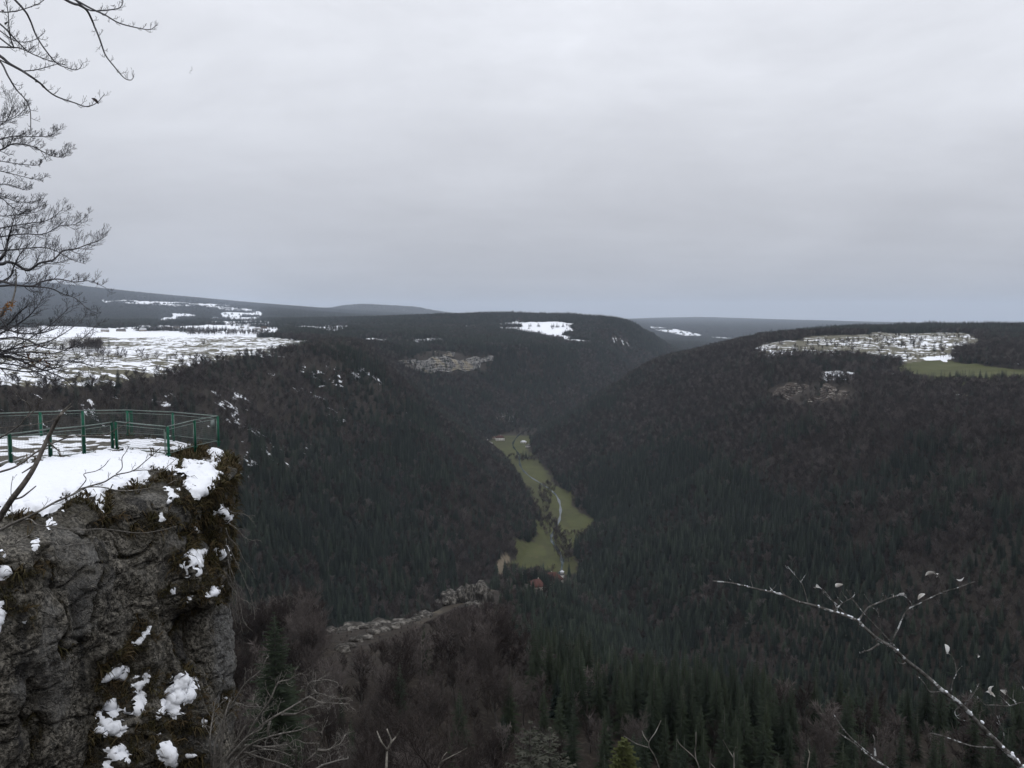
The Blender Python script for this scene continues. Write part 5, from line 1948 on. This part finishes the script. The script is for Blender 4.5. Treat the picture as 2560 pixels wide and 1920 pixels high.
# --- tangled shrub below it
T3 = rooted("thorn_shrub", "tangled leafless shrub with rusty leaves in front of the left snowy field", "shrub", -70, 12.0)
b0 = np.array(T3.location)
mb = MB()
tp3 = np.array(smooth_poly([b0 + np.array([0, 0, -.3]), b0 + np.array([0.05, 0, 4.0]), b0 + np.array([-0.2, 0.1, 8.0]), b0 + np.array([0.1, 0, 10.5])], 6))
mb.tube(tp3, np.linspace(0.12, 0.04, len(tp3)), 8)
part(T3, mb, "trunk", "beech_twig")
L3 = [
    [(-20, 345), (0, 334), (24, 320), (37, 307), (43.4, 296)], [(-20, 360), (0, 353.6), (24, 341.6), (50.7, 324.7), (70, 306.6)], [(-20, 345), (0, 350), (30, 358.5), (48, 367), (72, 373), (84, 376.6)],
    [(10, 356), (36, 367), (52, 373), (66, 380), (74, 388)], [(-10, 352), (12, 349), (48, 341.6), (72, 328), (87, 314)], [(0, 354), (24, 352), (60, 352), (84, 337), (99, 322)], [(0, 356), (36, 361), (72, 361), (94, 366), (104, 363)],
    [(-20, 330), (5, 326), (20, 312), (30, 303)], [(-20, 322), (8, 330), (30, 334), (52, 330), (64, 322)], [(-10, 340), (20, 338), (46, 348), (70, 348), (92, 340)], [(-10, 362), (20, 366), (44, 376), (60, 388)],
    [(-15, 300), (0, 318), (10, 330), (24, 334), (40, 330)], [(-10, 366), (30, 372), (62, 366), (88, 352)],
]
rg = np.random.default_rng(23)
for i, pts in enumerate(L3):
    path = from_trunk(tp3, pts, 12.0, -0.3, 200 + i, 0.03)
    mb = MB()
    rr_ = limb(mb, path, 0.022, 0.0035, 5)
    k_ = 12.0 / FPX
    sprout(mb, path, rr_, rg, 24, 7 * k_, 22 * k_, 0, 0.16, 0.2, (0.35, 0.9))
    part(T3, mb, "branch", "beech_twig")
mb = MB()
limb(mb, trace([(-20, 335), (-4, 322), (7, 306.6), (12, 302), (16, 285), (15.7, 269)], 12.0), 0.03, 0.008, 6)
part(T3, mb, "lichened_branch", "grey_wood")
mb = MB()
path = trace([(-4, 322), (2, 313), (7, 306.6), (12, 302)], 12.0)
for q in range(150):
    p = path[rg.integers(0, len(path))] + rg.normal(0, 0.022, 3)
    leaf(mb, p, 0.035, rg)
tag(part(T3, mb, "orange_lichen", "lichen_orange", False), kind="stuff")
mb = MB()
for q in range(46):
    p = np.array(trace([(rg.uniform(22, 56), rg.uniform(344, 368)), (0, 0)], 12.0 + rg.normal(0, .3))[0])
    leaf(mb, p, rg.uniform(0.04, 0.075), rg)
tag(part(T3, mb, "dry_foliage", "dry_leaf", False), kind="stuff")

# --- shrub whose long shoots cross the cliff
T4 = rooted("hazel_shrub", "grey leafless shrub with long shoots crossing in front of the cliff", "shrub", -95, 9.0)
b0 = np.array(T4.location)
mb = MB()
tp4 = np.array(smooth_poly([b0 + np.array([0, 0, -.3]), b0 + np.array([0.1, 0, 2.4]), b0 + np.array([0.25, 0.0, 4.6]), b0 + np.array([0.3, 0, 7.6])], 6))
mb.tube(tp4, np.linspace(0.09, 0.03, len(tp4)), 8)
part(T4, mb, "trunk", "grey_wood")
L4 = [
    ([(-10, 476), (0, 472), (17, 466), (38, 451), (55.6, 442), (74, 436), (88, 436), (104, 435), (117, 429), (130, 421)], 0.024, 8, 16), ([(-15, 446), (0, 437.7), (9, 432.5), (21, 424), (25, 418.6), (37, 408), (39, 399)], 0.024, 6, 14),
    ([(21, 424), (25, 418.6), (31, 409), (26, 402), (21, 399), (16, 392)], 0.012, 6, 12), ([(-15, 536), (0, 530), (14, 523), (34.7, 513.5), (55.6, 502), (71.8, 495), (85.6, 487.5), (104, 482), (116, 475), (133, 470.7), (148, 459), (161, 447.5)], 0.034, 12, 16),
    ([(72, 495), (83, 488), (100.7, 487), (117, 490.4), (133, 490.4), (150, 488), (166.7, 484.6), (175, 480)], 0.016, 6, 10), ([(14, 523), (29, 519), (38, 525), (55.6, 527.4), (78.7, 530), (104, 529), (139, 533), (162, 530), (177, 526)], 0.016, 6, 10),
    ([(-15, 547), (0, 546.5), (23, 545), (53, 542), (61, 546.5), (81, 543.6), (113, 541)], 0.014, 6, 12), ([(-15, 560), (0, 553), (29, 535.5), (51, 525), (72, 517), (90, 503), (97, 494)], 0.014, 8, 12),
    ([(0, 548), (11, 530), (12, 513), (11, 490), (13, 476)], 0.012, 4, 12), ([(78, 490), (86, 480), (84, 474), (96, 471), (104, 466), (108, 461)], 0.010, 4, 8), ([(116, 474), (122, 468), (122, 458), (126, 452), (129, 446)], 0.010, 4, 8),
    ([(133, 471), (146, 470), (160, 472), (168, 466), (176, 459)], 0.010, 5, 10), ([(-10, 428), (10, 427), (30, 425), (50, 421), (62, 414)], 0.009, 4, 9),
]
rg = np.random.default_rng(24)
for i, (pts, r0, n, lp) in enumerate(L4):
    path = from_trunk(tp4, pts, 9.0, -0.4, 300 + i) if pts[0][0] < 5 else trace(pts, 9.0, 0.02, 300 + i)
    mb = MB()
    rr_ = limb(mb, path, r0 * 0.62, 0.0035, 6)
    k_ = 9.0 / FPX
    sprout(mb, path, rr_, rg, n, lp * 0.4 * k_, lp * k_, 0.7, 0.22, 0.35, (0.4, 0.9), 0.16)
    part(T4, mb, "branch", "grey_wood")

# --- broken dead stem
T5 = rooted("dead_stem", "thick broken dead stem leaning up in front of the lookout railing", "stem", -70, 8.2)
b0 = np.array(T5.location)
mb = MB()
pt_ = np.concatenate([np.array(smooth_poly([b0, b0 * 0.5 + trace([(-12, 534), (0, 517)], 8.2)[0] * 0.5 + np.array([-.2, 0, .2])], 4)), trace([(-12, 534), (0, 517), (11.6, 499.6), (24, 483.4), (35, 466), (46, 442), (54, 425.6), (60, 415)], 8.2, 0.01, 5)])
limb(mb, pt_, 0.040, 0.016, 8)
part(T5, mb, "stem", "snag_wood")
mb = MB()
for dx, dy in ((0, 0), (1.2, 1.0), (-0.8, 0.6)):
    limb(mb, trace([(59.5 + dx * .4, 416), (64 + dx, 410 + dy), (71 + dx, 403.5 + dy * 2.5)], 8.2, 0.0), 0.012, 0.004, 5)
part(T5, mb, "splintered_tip", "pale_twig")
for pts in ([(15, 499), (22, 497), (30, 491), (36, 486)], [(36, 464), (30, 468), (22, 473)], [(47, 440), (53, 446), (60, 452)]):
    mb = MB()
    limb(mb, trace(pts, 8.2, 0.01), 0.012, 0.006, 6)
    part(T5, mb, "side_stub", "snag_wood")

# --- snow flecked branch at the lower right
T6 = rooted("lichened_branch", "lichen and snow flecked branch reaching up from the lower right corner", "branch", 1120, 4.4)
b0 = np.array(T6.location)
F = [
    ([(1060, 815), (1021, 768), (1012, 757), (999, 744), (979, 724), (961.5, 705), (943, 691), (925, 675), (906.5, 660.5), (892, 647.5), (877.6, 639), (863, 626), (856, 620), (838.5, 613.5), (814, 605.5), (796.6, 601), (782, 594.7), (766, 591), (747, 586.7), (731.5, 583), (712.7, 581)], 0.026, 0.0045),
    ([(890, 645), (892, 641.7), (898, 628.7), (906.5, 611), (921, 602.6), (941, 593), (957, 588), (974.5, 581.7)], 0.008, 0.003), ([(942, 593), (940, 579.5), (936, 574), (934.7, 571.5)], 0.004, 0.0025),
    ([(808, 604), (806, 596), (802, 584), (793.7, 573.7), (786.5, 565)], 0.0045, 0.002), ([(801, 582), (804, 577), (806, 574)], 0.003, 0.002), ([(832.7, 612), (838, 607), (843, 602.6), (851.6, 598), (855, 594)], 0.007, 0.003),
    ([(848.7, 617), (840, 608), (830, 598), (825, 592), (819.7, 587.4)], 0.006, 0.003), ([(858.8, 620), (864, 613), (869, 607), (880.5, 602), (890, 598), (898, 595.4), (902, 592)], 0.008, 0.004), ([(880, 602), (883, 596), (881, 588)], 0.004, 0.002),
    ([(898, 650), (890, 641), (880.5, 631), (866, 615.6), (858, 606), (851.6, 598), (846.5, 589.6)], 0.006, 0.003), ([(884, 641), (881, 632), (878, 613), (870, 606)], 0.004, 0.002), ([(879, 644), (870, 650), (866, 651), (860, 653)], 0.009, 0.005),
    ([(951, 693), (953, 681), (956.4, 672), (953, 657.6), (945.6, 652)], 0.005, 0.0025), ([(956, 673), (960, 668), (962, 666)], 0.003, 0.002), ([(964, 705), (968, 700), (973, 695), (979, 683.6)], 0.006, 0.002), ([(968, 700), (971, 692), (970, 690)], 0.004, 0.002),
    ([(995, 748), (971.6, 746), (950, 738.6), (935, 734), (929.7, 733.5)], 0.008, 0.004), ([(941, 691.6), (929.7, 691.6), (924, 683), (918, 676)], 0.006, 0.003), ([(1000, 745), (1004, 736), (1000, 724), (997, 716)], 0.004, 0.002),
    ([(961, 706), (955, 711), (958, 718), (970, 722)], 0.004, 0.002), ([(907, 661), (903, 664), (898, 662), (896, 658)], 0.005, 0.003), ([(774, 592), (771, 589), (769, 586)], 0.003, 0.002), ([(770, 591), (774, 588), (776, 585)], 0.003, 0.002),
    ([(753, 588), (751, 581), (750, 575)], 0.003, 0.002), ([(734, 583), (729, 578), (727, 573)], 0.003, 0.002), ([(913, 610), (911, 603), (907, 598), (901, 594)], 0.003, 0.002), ([(785, 595), (781, 590), (780, 584)], 0.003, 0.002),
    ([(838, 613), (834, 603), (822, 592)], 0.003, 0.002), ([(872, 605), (868, 600), (864, 594)], 0.004, 0.002), ([(843, 603), (838, 598), (834, 590)], 0.003, 0.0015), ([(848, 600), (844, 595), (840, 589)], 0.003, 0.0015), ([(1040, 705), (1024, 702.4), (1008, 706), (993, 705), (984.7, 704.6), (977.4, 696.7)], 0.006, 0.003),
    ([(1010, 706), (1002, 698), (998, 695)], 0.004, 0.002), ([(1016, 704), (1013, 697), (1014, 690)], 0.004, 0.002), ([(1016, 702), (1008, 696), (1005, 688)], 0.003, 0.002), ([(1030, 700), (1022, 686), (1016, 677)], 0.004, 0.002),
]
rg = np.random.default_rng(26)
mainp = None
for i, (pts, r0, r1) in enumerate(F):
    path = trace(pts, 4.4, 0.006, 400 + i)
    if i == 0:
        path = np.concatenate([np.array(smooth_poly([b0, b0 * 0.5 + path[0] * 0.5 + np.array([.12, 0, .1]), path[0]], 5))[:-1], path])
        mainp = path
    mb = MB()
    rr_ = limb(mb, path, r0 * (0.68 if i == 0 else 0.75), r1 * 0.72, 9 if i == 0 else 6)
    if i:
        rr2 = rr_
        if len(path) > 14:
            sprout(mb, path, rr_, rg, 3, 0.02, 0.05, 1.6, 0.5, 0.5)
    part(T6, mb, "branch" if i == 0 else "twig", "lichen_wood")
mb = MB()
for q in range(24):                                            # clots of wet snow along the upper side
    i = rg.integers(int(len(mainp) * 0.12), len(mainp) - 2)
    f = i / len(mainp)
    rad = 0.021 * (1 - f) + 0.004
    c0 = mainp[i] + np.array([rg.normal(0, rad * .2), -rad * 0.35, rad * 0.75])
    tdir = unit(mainp[i + 1] - mainp[i])
    l = rg.uniform(0.3, 1.0) * rad
    mb.tube(np.array([c0 - tdir * l, c0 - tdir * l * .4, c0 + tdir * l * .4, c0 + tdir * l]), np.array([.12, .42, .38, .10]) * rad, 6)
tag(part(T6, mb, "clinging_snow", "snow"), kind="stuff")
for px, py in [(820, 588), (823, 589.5), (843, 584.5), (894, 595), (899, 594.5), (935.5, 573), (938.5, 575.5), (964, 577), (947, 654), (980, 656), (991, 695), (995, 697), (925, 594), (1000, 690)]:
    mb = MB()
    leaf(mb, np.array(trace([(px, py), (px, py)], 4.4)[0]), rg.uniform(0.035, 0.06), rg, 0.8)
    part(T6, mb, "leaf", "curled_leaf", False)


T8 = thing("hanging_shrub", "thin leafless shoots hanging down over the right edge of the cliff", "shrub", tuple(trace([(228, 530), (228, 530)], 30.5)[0]))
rg = np.random.default_rng(28)
for i, pts in enumerate([[(226, 528), (229, 537), (238, 547), (244, 560), (255, 576)], [(226, 538), (229, 563), (236, 583), (240, 604), (244, 622), (253, 631.5)], [(228, 545), (238, 566), (246, 584), (252, 600), (255, 616)], [(228, 575), (235, 590), (238, 610), (243, 634)],
                         [(224, 520), (236, 528), (246, 538), (256, 541)], [(228, 560), (232, 588), (233, 612), (237, 628)], [(222, 505), (232, 512), (244, 514), (252, 519)], [(228, 582), (240, 598), (248, 602), (252, 611)]]):
    path = trace(pts, 30.5, 0.004, 700 + i)
    mb = MB()
    rr_ = limb(mb, path, 0.016, 0.008, 5)
    sprout(mb, path, rr_, rg, 6, 5 * 31 / FPX, 13 * 31 / FPX, 0.8, -0.2, 0.3, (0.3, 0.7), 0.2)
    part(T8, mb, "shoot", "grey_wood")


def sapling(name, label, px, depth, traces, r0, mat, group=None, twig=0, stem=None):
    T = rooted(name, label, "sapling", px, depth, group)
    b0 = np.array(T.location)
    rg = np.random.default_rng(int(px * 7))
    for i, pts in enumerate(traces):
        path = trace(pts, depth, 0.01, int(px) + i)
        if i == 0:
            path = np.concatenate([np.array(smooth_poly([b0, b0 * .4 + path[0] * .6, path[0]], 4))[:-1], path])
        mb = MB()
        rr_ = limb(mb, path, r0 * (1.0 if i == 0 else 0.6), r0 * 0.28, 6)
        if twig:
            sprout(mb, path, rr_, rg, twig, 5 * depth / FPX, 13 * depth / FPX, 0.6, 0.25, 0.35)
        part(T, mb, "stem" if i == 0 else "twig", mat)
    return T


sapling("bare_sapling", "second lichened branch low down, left of the snowy branch", 900, 4.6, [[(905, 782), (887.7, 768), (870, 756.7), (851.6, 741.5), (837, 732)], [(880.5, 761.8), (863, 748.7), (847, 734), (837, 720), (834, 714.7)], [(875.4, 756), (874.7, 748), (874.7, 740), (873, 735)]], 0.011, "lichen_wood")
sapling("bare_sapling", "forked pale sapling at the bottom, left of centre", 386, 7.0, [[(386.5, 775), (386.4, 768), (386.8, 757), (387.5, 750), (391, 741), (388, 732), (387, 729)], [(387, 750), (382, 743), (378, 734), (377, 731)], [(391, 742), (396, 737), (399, 732)]], 0.018, "pale_twig")
sapling("bare_sapling", "slanting pale twig at the bottom below the spur", 438, 7.0, [[(438, 776), (440, 764), (450, 757), (458, 753), (467, 748)], [(439, 766), (443, 757), (447, 752)]], 0.010, "pale_twig")
sapling("bare_sapling", "Y-shaped twig beside the small olive fir at the bottom", 660, 6.0, [[(661, 778), (659, 768), (654.5, 756), (648.6, 744), (655.6, 732), (661, 720.4)], [(648, 747.5), (640, 745), (635, 743), (624, 736)], [(648, 742), (644, 736), (642, 731)]], 0.009, "grey_wood")
sapling("bare_sapling", "forked twig at the bottom right of the Y-shaped twig", 700, 6.0, [[(702, 780), (699, 768), (694.7, 758), (680.6, 745), (677, 739)], [(696, 760), (695, 750), (695.8, 745), (696, 732)]], 0.008, "grey_wood")
sapling("bare_sapling", "thin crooked twig standing at the bottom, right half", 808, 6.0, [[(808, 780), (807.4, 768), (809.6, 754.5), (808, 749), (808, 743)]], 0.008, "pale_twig")
sapling("bare_sapling", "thin forked twig between the two forked saplings at the bottom", 734, 6.0, [[(734, 780), (734, 768), (734, 758), (734, 751.6), (736, 747)], [(733, 757), (728, 749), (723, 740)]], 0.007, "grey_wood")
sapling("bare_sapling", "short twig with a snow tip at the bottom", 710, 6.0, [[(709, 780), (710, 768), (710, 757), (711, 750)], [(709, 762), (714, 767), (718, 772)]], 0.007, "grey_wood")

# --- pale bush below the cliff
T7 = rooted("bare_bush", "pale spreading leafless bush at the foot of the cliff", "bush", 190, 19.0)
b0 = np.array(T7.location)
K = [
    [(225, 762), (242.6, 743), (255, 731), (270.7, 719), (288, 709), (303, 700), (316, 693.5), (327.6, 696), (338, 699), (349, 697.6)], [(303, 701), (310, 697.6), (318.6, 702), (329, 703), (350, 704)], [(303, 702), (306, 700), (307, 689.5), (311, 682.7), (318.6, 681), (327.6, 680), (337.6, 682.7)],
    [(316, 693.5), (313, 688), (311, 684)], [(225, 762), (242.6, 746), (264, 747), (287, 744.6), (296, 740), (305, 743), (318.6, 743)], [(290, 790), (302, 768), (308.6, 759), (317.7, 750), (322, 738), (321, 731)], [(317.7, 750), (327.6, 750), (340, 743.7), (345, 734.7)],
    [(300, 785), (317.7, 768), (327.6, 763.6), (340, 760), (348, 758), (349, 750)], [(282, 714), (296, 714), (309.5, 708), (323, 705)], [(270, 721), (268, 733), (275, 742), (284, 750)], [(215, 745), (225, 716), (235, 700), (246, 683), (260, 671), (267, 657)], [(240, 750), (255, 722), (270, 700), (278, 683), (289.6, 679.5), (300, 673)],
    [(222, 742), (226, 716), (236, 704), (248, 706.6), (262, 707)], [(225, 762), (240, 752), (262, 758), (282, 764), (300, 772)], [(225, 762), (246, 738), (262, 728), (262, 716), (266, 706)], [(230, 765), (250, 745), (276, 735), (300, 730), (318, 722)], [(225, 770), (238, 760), (246, 768), (258, 774)], [(215, 768), (222, 735), (226, 712), (230, 700)],
    [(212, 770), (210, 740), (213, 715), (216, 698)], [(228, 768), (252, 752), (274, 750), (292, 756)], [(224, 760), (244, 728), (252, 708), (254, 694)],
]
rg = np.random.default_rng(27)
for i, pts in enumerate(K):
    path = trace(pts, 19.0, 0.02, 500 + i)
    if pts[0][0] < 245 or pts[0][1] > 780:
        path = np.concatenate([np.array(smooth_poly([b0, b0 * .45 + path[0] * .55, path[0]], 4))[:-1], path])
    mb = MB()
    rr_ = limb(mb, path, 0.042, 0.010, 6)
    sprout(mb, path, rr_, rg, 14, 8 * 19 / FPX, 26 * 19 / FPX, 0, 0.12, 0.35, (0.4, 1.0), 0.22)
    part(T7, mb, "branch", "grey_wood")

# --- firs close by
flat_mat("lichen_needles", (0.026, 0.029, 0.020), 0.9, 0.3, 3.0, 0, (0.070, 0.070, 0.056))


def near_fir(label, px, top_y, depth, h_, wid, mat, whorls, seed, droop=0.5):
    a, c_ = fir_near(seed, h_, wid, whorls, droop)
    top = np.array(trace([(px, top_y), (px, top_y)], depth)[0])
    T = thing("fir_tree", label, "tree", tuple(top - np.array([0, 0, h_])))
    gzz_ = gz_at(top[0], top[1])
    a.tube(np.array([[0, 0, gzz_ - (top[2] - h_) - 0.5], [0, 0, 0.3]]), [0.2, 0.16], 6)
    a.build("trunk", "bark_far", T)
    c_.build("crown", mat, T, False)


near_fir("dark olive fir rising left of the spur beside the cliff", 274, 612, 75.0, 13.0, 0.24, "needles_near", 26, 901)
near_fir("small olive green fir top at the bottom centre", 624, 741, 26.0, 3.0, 0.33, "needles_olive", 22, 902, 0.1)
near_fir("grey lichened fir top at the bottom, right of the sapling", 530, 722, 42.0, 6.0, 0.36, "lichen_needles", 11, 903, -0.3)
near_fir("second lichened fir top beside the first at the bottom", 550, 728, 44.0, 5.5, 0.34, "lichen_needles", 10, 904, -0.3)


# ------------------------------------------------------------------ the air
hz_m = bpy.data.materials.new("haze")
hz_m.use_nodes = True
hn = hz_m.node_tree
hn.nodes.clear()
ho = hn.nodes.new("ShaderNodeOutputMaterial")
hv = hn.nodes.new("ShaderNodeVolumePrincipled")
hv.inputs["Color"].default_value = (0.77, 0.865, 1.0, 1)
hv.inputs["Density"].default_value = HAZE_DENSITY
hn.links.new(hv.outputs[0], ho.inputs["Volume"])
hb = MB()
hb.box((0, 0, -900), (120000, 120000, 3800))
hz = hb.build("haze", hz_m, None, False)
tag(hz, "thin grey winter haze filling the valley air", None, None, "stuff")
